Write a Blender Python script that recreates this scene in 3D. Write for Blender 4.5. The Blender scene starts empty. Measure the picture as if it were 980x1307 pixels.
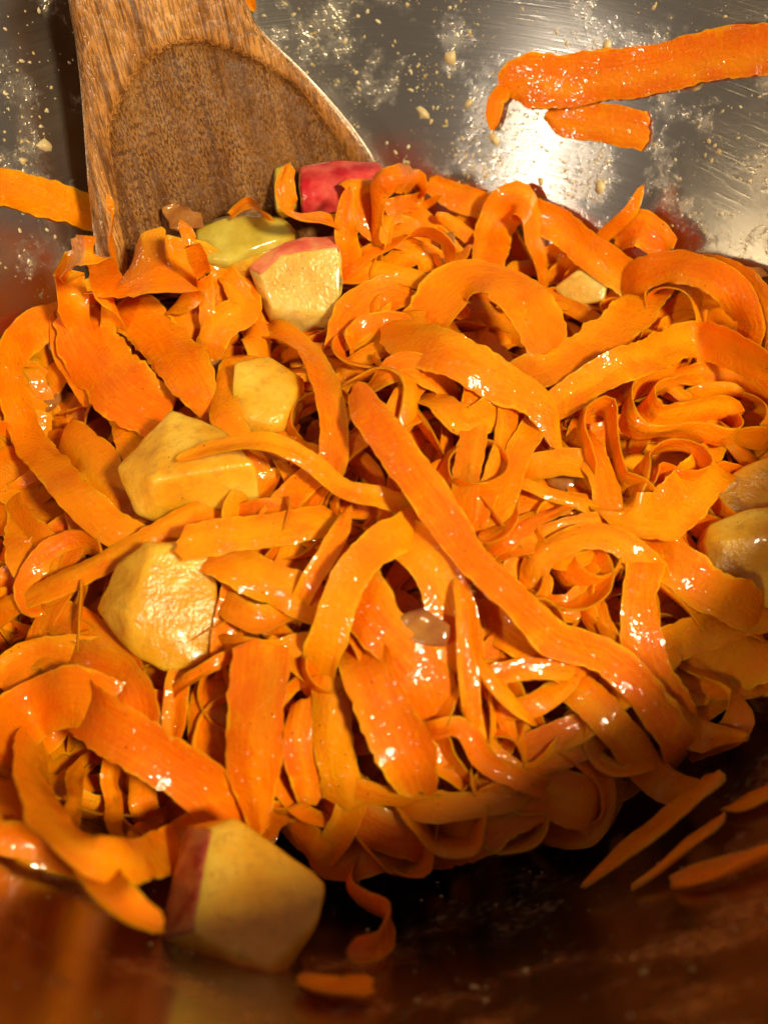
import bpy, bmesh, math, random
from mathutils import Vector, Matrix, noise

# ------------------------------------------------------------------ scene, camera, light
# lengths below are centimetres; S turns them into metres
S = 0.01
sc = bpy.context.scene
C = sc.collection
PW, PH = 980.0, 1307.0
PITCH, VFOV = math.radians(50), math.radians(55)
FPX = (PH / 2) / math.tan(VFOV / 2)
AIM = Vector((0, -0.5, 4.0))
FWD = Vector((0, math.cos(PITCH), -math.sin(PITCH)))
RIGHT = Vector((1, 0, 0))
UPV = RIGHT.cross(FWD)
CAM = AIM - FWD * 26.0

cd = bpy.data.cameras.new('camera')
cam = bpy.data.objects.new('camera', cd)
C.objects.link(cam)
cam.location = CAM * S
cam.rotation_euler = (math.pi / 2 - PITCH, 0, 0)
cd.sensor_fit = 'VERTICAL'
cd.sensor_height = 24
cd.lens = 12 / math.tan(VFOV / 2)
cd.clip_start, cd.clip_end = 0.005, 50
cd.dof.use_dof = True
cd.dof.focus_distance = 0.268
cd.dof.aperture_fstop = 7.0
sc.camera = cam

world = bpy.data.worlds.new('World')
sc.world = world
world.use_nodes = True
wb = world.node_tree.nodes['Background']
wb.inputs[0].default_value = (1.0, 0.76, 0.54, 1)
wb.inputs[1].default_value = 0.175


def lamp(name, loc, aim, power, size, col):
    ld = bpy.data.lights.new(name, 'AREA')
    ld.shape = 'DISK'
    ld.size = size * S
    ld.energy = power
    ld.color = col
    o = bpy.data.objects.new(name, ld)
    C.objects.link(o)
    o.location = Vector(loc) * S
    o.rotation_euler = (Vector(aim) - Vector(loc)).to_track_quat('-Z', 'Y').to_euler()
    return o


lamp('kitchen_lamp', (55, -61, 85), (0, 0, 4), 18.2, 15.0, (1.0, 0.81, 0.50))
lamp('kitchen_lamp', (-42, -56, 53), (0, 0, 4), 2.3, 6.0, (1.0, 0.86, 0.68))

sc.view_settings.view_transform = 'Standard'
sc.view_settings.look = 'None'
sc.view_settings.exposure = 0.0
sc.view_settings.gamma = 1.0
sc.view_settings.use_curve_mapping = False
sc.cycles.use_denoising = True
sc.cycles.max_bounces = 6
sc.cycles.diffuse_bounces = 3
sc.cycles.glossy_bounces = 3
sc.cycles.transmission_bounces = 3
sc.cycles.adaptive_threshold = 0.03
sc.cycles.sample_clamp_indirect = 6.0
rng = random.Random(11)

# ------------------------------------------------------------------ geometry of the place
PROFILE = [(0, 0), (7.0, 0.0), (8.4, 0.28), (9.7, 1.0), (10.7, 2.1), (11.6, 3.5), (12.75, 5.5), (13.75, 7.5), (14.5, 9.2), (15.1, 10.8), (15.5, 12.2)]
RIM_R, RIM_Z = 15.5, 12.2


def bowl_z(r):
    for (r0, z0), (r1, z1) in zip(PROFILE, PROFILE[1:]):
        if r <= r1:
            return z0 + (z1 - z0) * (r - r0) / (r1 - r0)
    return 99.0


def bowl_r(z):
    if z < 0:
        return 0.0
    for (r0, z0), (r1, z1) in zip(PROFILE[1:], PROFILE[2:]):
        if z <= z1:
            return r0 + (r1 - r0) * (z - z0) / (z1 - z0)
    return RIM_R


def heap_z(x, y):
    yy = y - 1.0
    ax = 12.6
    ay = 12.5 if yy > 0 else 10.6
    rr = math.sqrt((x / ax) ** 2 + (yy / ay) ** 2)
    sn = (yy / ay) / rr if rr > 1e-6 else 0
    edge = 1.9 + 1.5 * sn - 0.3 * (1 - abs(sn))
    rr2 = min(rr, 1.15)
    z = edge + (5.4 - edge) * (1 - rr2 ** 2.5)
    z += 0.35 * noise.noise(Vector((x * 0.22, y * 0.22, 3.3)))
    # ribbons pushed up in front of the spatula blade
    f = min(max(((x + 9.5) * 10.0 + (y - 6.8) * 3.3) / 110.9, 0), 1)
    d2 = (x + 9.5 - 10.0 * f) ** 2 + (y - 6.8 - 3.3 * f) ** 2
    z += 1.2 * math.exp(-d2 / 3.2)
    return max(z, bowl_z(math.hypot(x, y)) + 0.15)


def ray(px, py):
    return (FWD * FPX + RIGHT * (px - PW / 2) - UPV * (py - PH / 2)).normalized()


def on_plane(px, py, p0, n):
    d = ray(px, py)
    return CAM + d * ((p0 - CAM).dot(n) / d.dot(n))


def at_y(px, py, y):
    d = ray(px, py)
    return CAM + d * ((y - CAM.y) / d.y)


# the plane of the spatula blade, leaning on the far wall
BLADE_P = at_y(118, 310, 8.0)
BLADE_N = (at_y(480, 205, 11.5) - BLADE_P).cross(at_y(200, 0, 11.2) - BLADE_P).normalized()
if BLADE_N.dot(CAM - BLADE_P) < 0:
    BLADE_N = -BLADE_N


def hit_heap(px, py):
    """where the line of sight meets the heap, or the front of the blade standing in it"""
    p = hit_mound(px, py)
    if px < 530 and 150 < py < 420:
        q = on_plane(px, py, BLADE_P, BLADE_N)
        far, stop = (p - CAM).length, (q - CAM).length - 0.6
        if far > stop:
            k = min(max((px - 20) / 90, 0), 1) * min(max((530 - px) / 25, 0), 1) * min(max((420 - py) / 30, 0), 1)
            p = CAM + (q - CAM).normalized() * (far + (stop - far) * k)
    return p


def hit_mound(px, py):
    d = ray(px, py)
    t = 8.0
    p = CAM + d * t
    while t < 60:
        p = CAM + d * t
        if p.z < heap_z(p.x, p.y):
            lo, hi = t - 0.3, t
            for _ in range(12):
                m = (lo + hi) / 2
                q = CAM + d * m
                if q.z < heap_z(q.x, q.y):
                    hi = m
                else:
                    lo = m
            return CAM + d * hi
        t += 0.3
    return p


def hit_bowl(px, py):
    d = ray(px, py)
    t = 5.0
    entered = False

    def inside(q):
        return q.z > 0 and math.hypot(q.x, q.y) < (bowl_r(q.z) if q.z < RIM_Z else RIM_R + (q.z - RIM_Z) * .33)
    while t < 70:
        p = CAM + d * t
        if inside(p):
            entered = True
        elif entered:
            lo, hi = t - 0.2, t
            for _ in range(12):
                m = (lo + hi) / 2
                if inside(CAM + d * m):
                    lo = m
                else:
                    hi = m
            return CAM + d * lo
        t += 0.2
    return CAM + d * 40


def heap_n(p):
    e = 0.6
    dx = heap_z(p.x + e, p.y) - heap_z(p.x - e, p.y)
    dy = heap_z(p.x, p.y + e) - heap_z(p.x, p.y - e)
    n = Vector((-dx / (2 * e), -dy / (2 * e), 1.0))
    return n.normalized()


def bowl_n(p):
    r = math.hypot(p.x, p.y)
    z = max(p.z, 0.0)
    dr = (bowl_r(z + 0.3) - bowl_r(max(z - 0.3, 0.01))) / (z + 0.3 - max(z - 0.3, 0.01))
    rad = Vector((p.x / r, p.y / r, 0)) if r > 0.1 else Vector((0, 0, 0))
    return (-rad + Vector((0, 0, dr))).normalized()


# ------------------------------------------------------------------ materials
def new_mat(name):
    m = bpy.data.materials.new(name)
    m.use_nodes = True
    nt = m.node_tree
    return m, nt, nt.nodes['Principled BSDF']


def N(nt, typ, **kw):
    n = nt.nodes.new(typ)
    for k, v in kw.items():
        if hasattr(n, k):
            setattr(n, k, v)
        else:
            n.inputs[k.replace('_', ' ')].default_value = v
    return n


def L(nt, a, b):
    nt.links.new(a, b)


def ramp(nt, fac, stops):
    r = nt.nodes.new('ShaderNodeValToRGB')
    els = r.color_ramp.elements
    while len(els) < len(stops):
        els.new(0.5)
    for e, (p, c) in zip(els, stops):
        e.position = p
        e.color = (*c, 1)
    L(nt, fac, r.inputs[0])
    return r


def mixc(nt, fac, a, b, mode='MIX'):
    m = nt.nodes.new('ShaderNodeMix')
    m.data_type = 'RGBA'
    m.blend_type = mode
    for sock, v in ((m.inputs['Factor'], fac), (m.inputs[6], a), (m.inputs[7], b)):
        if isinstance(v, (int, float)):
            sock.default_value = v
        elif isinstance(v, tuple):
            sock.default_value = (*v, 1)
        else:
            L(nt, v, sock)
    return m.outputs[2]


def math_n(nt, op, a, b=0.0):
    m = nt.nodes.new('ShaderNodeMath')
    m.operation = op
    for i, v in enumerate((a, b)):
        if isinstance(v, (int, float)):
            m.inputs[i].default_value = v
        else:
            L(nt, v, m.inputs[i])
    return m.outputs[0]


def mapping(nt, src, scale, loc=None):
    m = nt.nodes.new('ShaderNodeMapping')
    m.inputs['Scale'].default_value = scale
    L(nt, src, m.inputs['Vector'])
    if loc is not None:
        L(nt, loc, m.inputs['Location'])
    return m.outputs[0]


def food_vec(nt):
    """UV in centimetres, shifted per object so no two pieces share their marks."""
    tc = N(nt, 'ShaderNodeTexCoord')
    oi = N(nt, 'ShaderNodeObjectInfo')
    v = nt.nodes.new('ShaderNodeCombineXYZ')
    r = math_n(nt, 'MULTIPLY', oi.outputs['Random'], 97.0)
    L(nt, r, v.inputs[0])
    L(nt, math_n(nt, 'MULTIPLY', oi.outputs['Random'], 41.0), v.inputs[1])
    return tc, oi, v.outputs[0]


def carrot_material():
    m, nt, b = new_mat('carrot')
    tc, oi, off = food_vec(nt)
    uv = mapping(nt, tc.outputs['UV'], (1, 1, 1), off)
    hue = ramp(nt, oi.outputs['Random'], [(0.0, (0.82, 0.145, 0.0005)), (0.35, (0.88, 0.200, 0.0005)), (0.75, (0.90, 0.265, 0.001)), (1.0, (0.78, 0.125, 0.0005))])
    # fibres run along the ribbon
    fib = N(nt, 'ShaderNodeTexNoise', Scale=1.0, Detail=3.0)
    L(nt, mapping(nt, uv, (1.1, 13, 1)), fib.inputs['Vector'])
    col = mixc(nt, ramp(nt, fib.outputs[0], [(0.38, (0, 0, 0)), (0.72, (0.42, 0.42, 0.42))]).outputs[0], hue.outputs[0], (0.92, 0.32, 0.002))
    big = N(nt, 'ShaderNodeTexNoise', Scale=0.9, Detail=2.0)
    L(nt, uv, big.inputs['Vector'])
    col = mixc(nt, ramp(nt, big.outputs[0], [(0.42, (0, 0, 0)), (0.72, (0.55, 0.55, 0.55))]).outputs[0], col, (0.70, 0.115, 0.001))
    # pale rubbed edges and turmeric film
    film = N(nt, 'ShaderNodeTexNoise', Scale=1.7, Detail=4.0, Roughness=0.65)
    L(nt, uv, film.inputs['Vector'])
    col = mixc(nt, ramp(nt, film.outputs[0], [(0.56, (0, 0, 0)), (0.78, (0.5, 0.5, 0.5))]).outputs[0], col, (0.90, 0.37, 0.003))
    # paler core band and rubbed pale edges
    ac = N(nt, 'ShaderNodeUVMap', uv_map='Across')
    asep = N(nt, 'ShaderNodeSeparateXYZ')
    L(nt, ac.outputs[0], asep.inputs[0])
    wob = math_n(nt, 'MULTIPLY', math_n(nt, 'SUBTRACT', big.outputs[0], 0.5), 1.3)
    cen = math_n(nt, 'SUBTRACT', math_n(nt, 'MULTIPLY', math_n(nt, 'FRACT', math_n(nt, 'MULTIPLY', oi.outputs['Random'], 7.31)), 2.4), 1.2)
    band = math_n(nt, 'ABSOLUTE', math_n(nt, 'SUBTRACT', math_n(nt, 'ADD', asep.outputs[0], wob), cen))
    col = mixc(nt, ramp(nt, band, [(0.10, (0.35, 0.35, 0.35)), (0.55, (0, 0, 0))]).outputs[0], col, (0.92, 0.37, 0.006))
    edge = math_n(nt, 'ADD', math_n(nt, 'ABSOLUTE', asep.outputs[0]), math_n(nt, 'MULTIPLY', math_n(nt, 'SUBTRACT', film.outputs[0], 0.5), 0.7))
    col = mixc(nt, ramp(nt, edge, [(0.93, (0, 0, 0)), (1.06, (0.5, 0.5, 0.5))]).outputs[0], col, (0.93, 0.42, 0.012))
    # spice specks
    vor = N(nt, 'ShaderNodeTexVoronoi', Scale=4.2)
    L(nt, uv, vor.inputs['Vector'])
    sepc = N(nt, 'ShaderNodeSeparateColor')
    L(nt, vor.outputs['Color'], sepc.inputs[0])
    keep = math_n(nt, 'GREATER_THAN', sepc.outputs[0], 0.45)
    rad = math_n(nt, 'MULTIPLY', sepc.outputs[1], 0.11)
    dot = math_n(nt, 'LESS_THAN', vor.outputs['Distance'], rad)
    speck = math_n(nt, 'MULTIPLY', math_n(nt, 'MULTIPLY', keep, dot), 0.8)
    col = mixc(nt, speck, col, (0.17, 0.035, 0.006))
    L(nt, col, b.inputs['Base Color'])
    # wet pimpled surface
    bump1 = N(nt, 'ShaderNodeTexNoise', Scale=8.0, Detail=1.0, Roughness=0.5)
    L(nt, uv, bump1.inputs['Vector'])
    bump2 = N(nt, 'ShaderNodeTexNoise', Scale=1.0, Detail=1.0)
    L(nt, mapping(nt, uv, (2.2, 9, 1)), bump2.inputs['Vector'])
    hsum = math_n(nt, 'ADD', bump1.outputs[0], math_n(nt, 'MULTIPLY', bump2.outputs[0], 0.28))
    drop = N(nt, 'ShaderNodeTexVoronoi', Scale=4.8)
    L(nt, uv, drop.inputs['Vector'])
    dsep = N(nt, 'ShaderNodeSeparateColor')
    L(nt, drop.outputs['Color'], dsep.inputs[0])
    dd = math_n(nt, 'MULTIPLY', drop.outputs['Distance'], drop.outputs['Distance'])
    dome = math_n(nt, 'MAXIMUM', math_n(nt, 'SUBTRACT', 0.22, dd), 0.0)
    dome = math_n(nt, 'MULTIPLY', dome, dsep.outputs[0])
    hcoat = math_n(nt, 'ADD', math_n(nt, 'MULTIPLY', dome, 4.6), math_n(nt, 'ADD', math_n(nt, 'MULTIPLY', bump2.outputs[0], 0.22), math_n(nt, 'MULTIPLY', bump1.outputs[0], 0.22)))
    bp = N(nt, 'ShaderNodeBump', Strength=1.0, Distance=0.0007)
    L(nt, hcoat, bp.inputs['Height'])
    L(nt, bp.outputs[0], b.inputs['Coat Normal'])
    bs = N(nt, 'ShaderNodeBump', Strength=1.0, Distance=0.00022)
    L(nt, math_n(nt, 'ADD', hsum, math_n(nt, 'MULTIPLY', fib.outputs[0], 0.5)), bs.inputs['Height'])
    L(nt, bs.outputs[0], b.inputs['Normal'])
    b.inputs['Roughness'].default_value = 0.5
    b.inputs['Specular IOR Level'].default_value = 0.06
    wet = ramp(nt, film.outputs[0], [(0.36, (0.95, 0.95, 0.95)), (0.66, (0.4, 0.4, 0.4))])
    L(nt, wet.outputs[0], b.inputs['Coat Weight'])
    b.inputs['Coat Roughness'].default_value = 0.075
    b.inputs['Coat IOR'].default_value = 1.45
    b.inputs['Subsurface Weight'].default_value = 0.6
    b.inputs['Subsurface Radius'].default_value = (1.0, 0.32, 0.05)
    b.inputs['Subsurface Scale'].default_value = 0.0024
    return m


def apple_flesh_material(name, c0, c1, c2, sss=0.8):
    m, nt, b = new_mat(name)
    tc, oi, off = food_vec(nt)
    v = mapping(nt, tc.outputs['Object'], (100, 100, 100), off)
    n1 = N(nt, 'ShaderNodeTexNoise', Scale=0.75, Detail=4.0)
    L(nt, v, n1.inputs['Vector'])
    col = ramp(nt, n1.outputs[0], [(0.33, c0), (0.52, c1), (0.72, c2)]).outputs[0]
    n2 = N(nt, 'ShaderNodeTexNoise', Scale=3.2, Detail=5.0, Roughness=0.65)
    L(nt, v, n2.inputs['Vector'])
    col = mixc(nt, ramp(nt, n2.outputs[0], [(0.50, (0, 0, 0)), (0.74, (0.7, 0.7, 0.7))]).outputs[0], col, (0.50, 0.22, 0.015))
    vor = N(nt, 'ShaderNodeTexVoronoi', Scale=4.0)
    L(nt, v, vor.inputs['Vector'])
    sepc = N(nt, 'ShaderNodeSeparateColor')
    L(nt, vor.outputs['Color'], sepc.inputs[0])
    dot = math_n(nt, 'LESS_THAN', vor.outputs['Distance'], math_n(nt, 'MULTIPLY', sepc.outputs[1], 0.13))
    dot = math_n(nt, 'MULTIPLY', dot, math_n(nt, 'GREATER_THAN', sepc.outputs[0], 0.5))
    col = mixc(nt, math_n(nt, 'MULTIPLY', dot, 0.7), col, (0.3, 0.09, 0.01))
    L(nt, col, b.inputs['Base Color'])
    bn = N(nt, 'ShaderNodeTexNoise', Scale=9.0, Detail=3.0)
    L(nt, v, bn.inputs['Vector'])
    bn2 = N(nt, 'ShaderNodeTexNoise', Scale=2.2, Detail=2.0)
    L(nt, v, bn2.inputs['Vector'])
    bp = N(nt, 'ShaderNodeBump', Strength=0.6, Distance=0.0009)
    L(nt, math_n(nt, 'ADD', math_n(nt, 'MULTIPLY', bn.outputs[0], 0.55), bn2.outputs[0]), bp.inputs['Height'])
    L(nt, bp.outputs[0], b.inputs['Normal'])
    b.inputs['Roughness'].default_value = 0.27
    b.inputs['Coat Weight'].default_value = 0.7
    b.inputs['Coat Roughness'].default_value = 0.1
    b.inputs['Subsurface Weight'].default_value = sss
    b.inputs['Subsurface Radius'].default_value = (1.0, 0.6, 0.22)
    b.inputs['Subsurface Scale'].default_value = 0.006
    return m


def skin_material(name, c0, c1):
    m, nt, b = new_mat(name)
    tc, oi, off = food_vec(nt)
    v = mapping(nt, tc.outputs['Object'], (100, 100, 100), off)
    n1 = N(nt, 'ShaderNodeTexNoise', Scale=1.6, Detail=4.0)
    L(nt, v, n1.inputs['Vector'])
    L(nt, ramp(nt, n1.outputs[0], [(0.35, c0), (0.68, c1)]).outputs[0], b.inputs['Base Color'])
    bn = N(nt, 'ShaderNodeTexNoise', Scale=3.0, Detail=3.0)
    L(nt, v, bn.inputs['Vector'])
    bp = N(nt, 'ShaderNodeBump', Strength=0.4, Distance=0.0008)
    L(nt, bn.outputs[0], bp.inputs['Height'])
    L(nt, bp.outputs[0], b.inputs['Normal'])
    b.inputs['Roughness'].default_value = 0.22
    b.inputs['Coat Weight'].default_value = 0.3
    b.inputs['Subsurface Weight'].default_value = 0.2
    b.inputs['Subsurface Scale'].default_value = 0.002
    return m


def onion_material():
    m, nt, b = new_mat('cooked_onion')
    tc, oi, off = food_vec(nt)
    v = mapping(nt, tc.outputs['Object'], (100, 100, 100), off)
    n1 = N(nt, 'ShaderNodeTexNoise', Scale=1.8, Detail=3.0)
    L(nt, v, n1.inputs['Vector'])
    L(nt, ramp(nt, n1.outputs[0], [(0.35, (0.26, 0.075, 0.020)), (0.65, (0.40, 0.17, 0.03))]).outputs[0], b.inputs['Base Color'])
    bp = N(nt, 'ShaderNodeBump', Strength=0.5, Distance=0.001)
    L(nt, n1.outputs[0], bp.inputs['Height'])
    L(nt, bp.outputs[0], b.inputs['Normal'])
    b.inputs['Roughness'].default_value = 0.16
    b.inputs['Coat Weight'].default_value = 0.8
    b.inputs['Coat Roughness'].default_value = 0.06
    b.inputs['IOR'].default_value = 1.36
    b.inputs['Subsurface Weight'].default_value = 0.08
    b.inputs['Subsurface Scale'].default_value = 0.003
    return m


def steel_material():
    m, nt, b = new_mat('brushed_steel')
    tc = N(nt, 'ShaderNodeTexCoord')
    uv = tc.outputs['UV']            # u along the rim in cm, v up the wall in cm
    ob = mapping(nt, tc.outputs['Object'], (100, 100, 100))
    sc1 = N(nt, 'ShaderNodeTexNoise', Scale=1.0, Detail=2.0, Roughness=0.7)
    L(nt, mapping(nt, uv, (0.35, 34, 1)), sc1.inputs['Vector'])
    # stray utensil scratches, crossing at an angle
    rot = nt.nodes.new('ShaderNodeMapping')
    rot.inputs['Rotation'].default_value = (0, 0, 0.62)
    rot.inputs['Scale'].default_value = (0.5, 17, 1)
    L(nt, uv, rot.inputs['Vector'])
    sc2 = N(nt, 'ShaderNodeTexNoise', Scale=1.0, Detail=2.0)
    L(nt, rot.outputs[0], sc2.inputs['Vector'])
    scr = ramp(nt, sc2.outputs[0], [(0.60, (0, 0, 0)), (0.70, (1, 1, 1))])
    # dried film of sauce
    fn = N(nt, 'ShaderNodeTexNoise', Scale=0.55, Detail=5.0, Roughness=0.68)
    L(nt, ob, fn.inputs['Vector'])
    film = ramp(nt, fn.outputs[0], [(0.50, (0, 0, 0)), (0.66, (0.6, 0.6, 0.6))])
    gn = N(nt, 'ShaderNodeTexNoise', Scale=5.5, Detail=2.0, Roughness=0.6)
    L(nt, ob, gn.inputs['Vector'])
    grain = ramp(nt, gn.outputs[0], [(0.54, (0, 0, 0)), (0.62, (1, 1, 1))])
    fg = math_n(nt, 'MULTIPLY', film.outputs[0], grain.outputs[0])
    col = mixc(nt, math_n(nt, 'MULTIPLY', film.outputs[0], 0.5), (0.47, 0.445, 0.41), (0.42, 0.36, 0.27))
    L(nt, mixc(nt, math_n(nt, 'MULTIPLY', fg, 0.8), col, (0.62, 0.50, 0.24)), b.inputs['Base Color'])
    L(nt, math_n(nt, 'SUBTRACT', 1.0, math_n(nt, 'MULTIPLY', fg, 0.6)), b.inputs['Metallic'])
    rough = math_n(nt, 'ADD', 0.15, math_n(nt, 'MULTIPLY', film.outputs[0], 0.24))
    rough = math_n(nt, 'ADD', rough, math_n(nt, 'MULTIPLY', sc1.outputs[0], 0.10))
    L(nt, rough, b.inputs['Roughness'])
    hgt = math_n(nt, 'ADD', math_n(nt, 'MULTIPLY', sc1.outputs[0], 0.05), math_n(nt, 'MULTIPLY', fg, 0.6))
    hgt = math_n(nt, 'SUBTRACT', hgt, math_n(nt, 'MULTIPLY', scr.outputs[0], 0.03))
    bp = N(nt, 'ShaderNodeBump', Strength=0.55, Distance=0.0004)
    L(nt, hgt, bp.inputs['Height'])
    L(nt, bp.outputs[0], b.inputs['Normal'])
    return m


def wood_material(name, tone, grain, fleck):
    m, nt, b = new_mat(name)
    tc = N(nt, 'ShaderNodeTexCoord')
    v = mapping(nt, tc.outputs['Object'], (100, 100, 100))    # y runs along the handle
    # broad tone bands
    n1 = N(nt, 'ShaderNodeTexNoise', Scale=1.0, Detail=3.0)
    L(nt, mapping(nt, v, (1.25, 0.12, 1.25)), n1.inputs['Vector'])
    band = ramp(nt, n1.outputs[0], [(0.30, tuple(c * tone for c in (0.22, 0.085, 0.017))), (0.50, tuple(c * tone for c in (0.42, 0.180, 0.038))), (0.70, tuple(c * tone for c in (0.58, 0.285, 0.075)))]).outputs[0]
    # pores: short dark dashes along the grain
    n2 = N(nt, 'ShaderNodeTexNoise', Scale=1.0, Detail=2.0, Roughness=0.55)
    L(nt, mapping(nt, v, grain), n2.inputs['Vector'])
    pores = ramp(nt, n2.outputs[0], [(0.48, (0, 0, 0)), (0.55, (1, 1, 1))]).outputs[0]
    n3 = N(nt, 'ShaderNodeTexNoise', Scale=1.0, Detail=2.0)
    L(nt, mapping(nt, v, (0.9, 0.25, 0.9)), n3.inputs['Vector'])
    dens = ramp(nt, n3.outputs[0], [(0.34, (0.55, 0.55, 0.55)), (0.62, (1, 1, 1))]).outputs[0]
    pf = math_n(nt, 'MULTIPLY', math_n(nt, 'MULTIPLY', pores, dens), fleck)
    col = mixc(nt, pf, band, (0.065, 0.022, 0.006))
    n4 = N(nt, 'ShaderNodeTexNoise', Scale=1.0, Detail=1.0)
    L(nt, mapping(nt, v, (6.0, 0.22, 6.0)), n4.inputs['Vector'])
    col = mixc(nt, ramp(nt, n4.outputs[0], [(0.56, (0, 0, 0)), (0.66, (0.75, 0.75, 0.75))]).outputs[0], col, (0.09, 0.033, 0.009))
    L(nt, col, b.inputs['Base Color'])
    wetn = N(nt, 'ShaderNodeTexNoise', Scale=1.0, Detail=4.0)
    L(nt, mapping(nt, v, (3.0, 3.0, 3.0)), wetn.inputs['Vector'])
    bp = N(nt, 'ShaderNodeBump', Strength=0.5, Distance=0.0006)
    L(nt, math_n(nt, 'SUBTRACT', wetn.outputs[0], math_n(nt, 'MULTIPLY', pores, 0.35)), bp.inputs['Height'])
    L(nt, bp.outputs[0], b.inputs['Normal'])
    L(nt, ramp(nt, wetn.outputs[0], [(0.4, (0.16, 0.16, 0.16)), (0.65, (0.42, 0.42, 0.42))]).outputs[0], b.inputs['Roughness'])
    b.inputs['Specular IOR Level'].default_value = 0.5
    b.inputs['Coat Weight'].default_value = 0.15
    b.inputs['Coat Roughness'].default_value = 0.12
    L(nt, bp.outputs[0], b.inputs['Coat Normal'])
    return m


def residue_material():
    m, nt, b = new_mat('dried_sauce')
    tc = N(nt, 'ShaderNodeTexCoord')
    n1 = N(nt, 'ShaderNodeTexNoise', Scale=130.0, Detail=2.0)
    L(nt, tc.outputs['Object'], n1.inputs['Vector'])
    L(nt, ramp(nt, n1.outputs[0], [(0.35, (0.46, 0.33, 0.12)), (0.65, (0.66, 0.56, 0.34))]).outputs[0], b.inputs['Base Color'])
    b.inputs['Roughness'].default_value = 0.38
    b.inputs['Subsurface Weight'].default_value = 0.3
    b.inputs['Subsurface Scale'].default_value = 0.001
    return m


def counter_material():
    m, nt, b = new_mat('pale_countertop')
    tc = N(nt, 'ShaderNodeTexCoord')
    n1 = N(nt, 'ShaderNodeTexNoise', Scale=60.0, Detail=5.0)
    L(nt, tc.outputs['Object'], n1.inputs['Vector'])
    L(nt, ramp(nt, n1.outputs[0], [(0.35, (0.30, 0.25, 0.21)), (0.65, (0.52, 0.46, 0.40))]).outputs[0], b.inputs['Base Color'])
    b.inputs['Roughness'].default_value = 0.4
    return m


CARROT = carrot_material()
FLESH = apple_flesh_material('apple_flesh', (0.72, 0.31, 0.007), (0.79, 0.41, 0.020), (0.85, 0.53, 0.065))
PALE = apple_flesh_material('apple_flesh_pale', (0.70, 0.40, 0.045), (0.77, 0.52, 0.11), (0.82, 0.60, 0.22))
DULL = skin_material('apple_skin_dull', (0.30, 0.020, 0.018), (0.62, 0.22, 0.06))
RED = skin_material('apple_skin_red', (0.50, 0.012, 0.022), (0.76, 0.12, 0.09))
PINK = skin_material('apple_skin_pink', (0.66, 0.10, 0.07), (0.78, 0.30, 0.12))
GREEN = skin_material('apple_skin_green', (0.50, 0.36, 0.03), (0.62, 0.50, 0.08))
ONION = onion_material()
STEEL = steel_material()
WOOD = wood_material('oiled_wood', 1.0, (20, 2.2, 20), 0.7)
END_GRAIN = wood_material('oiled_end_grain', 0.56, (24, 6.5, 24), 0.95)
RESIDUE = residue_material()


# ------------------------------------------------------------------ helpers
def link(name, verts, faces, mat, parent=None, origin=None, uvs=None, smooth=True, sharp=None):
    """verts in cm; the object's origin sits at `origin` (cm) or at the base of the mesh."""
    if origin is None:
        k = len(verts)
        origin = Vector((sum(v.x for v in verts) / k, sum(v.y for v in verts) / k, min(v.z for v in verts)))
    me = bpy.data.meshes.new(name)
    me.from_pydata([tuple((v - origin) * S) for v in verts], [], faces)
    if uvs:
        ul = me.uv_layers.new(name='UVMap')
        flat = [0.0] * (2 * len(me.loops))
        for i, lp in enumerate(me.loops):
            u = uvs[lp.vertex_index]
            flat[2 * i], flat[2 * i + 1] = u[0], u[1]
        ul.data.foreach_set('uv', flat)
        if len(uvs[0]) == 4:
            el = me.uv_layers.new(name='Across')
            for i, lp in enumerate(me.loops):
                u = uvs[lp.vertex_index]
                flat[2 * i], flat[2 * i + 1] = u[2], u[3]
            el.data.foreach_set('uv', flat)
            me.uv_layers.active_index = 0
    me.polygons.foreach_set('use_smooth', [smooth] * len(me.polygons))
    if sharp:
        me.set_sharp_from_angle(angle=math.radians(sharp))
    me.materials.append(mat)
    o = bpy.data.objects.new(name, me)
    C.objects.link(o)
    o.location = origin * S
    if parent:
        o.parent = parent
        o.location = (origin * S) - parent.location
    me.update()
    return o


def tag(o, label, cat, group=None, kind=None):
    if label:
        o['label'] = label
    if cat:
        o['category'] = cat
    if group:
        o['group'] = group
    if kind:
        o['kind'] = kind
    return o


def catmull(pts, k):
    """pts: list of equal-length tuples of floats -> densely sampled list"""
    if len(pts) == 2:
        pts = [pts[0], tuple((a + b) / 2 for a, b in zip(*pts)), pts[1]]
    P = [tuple(2 * a - b for a, b in zip(pts[0], pts[1]))] + list(pts) + [tuple(2 * a - b for a, b in zip(pts[-1], pts[-2]))]
    out = []
    for i in range(1, len(P) - 2):
        for j in range(k):
            t = j / k
            t2, t3 = t * t, t * t * t
            out.append(tuple(0.5 * (2 * b + (c - a) * t + (2 * a - 5 * b + 4 * c - d) * t2 + (3 * b - a - 3 * c + d) * t3)
                             for a, b, c, d in zip(P[i - 1], P[i], P[i + 1], P[i + 2])))
    out.append(tuple(pts[-1]))
    return out


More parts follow.
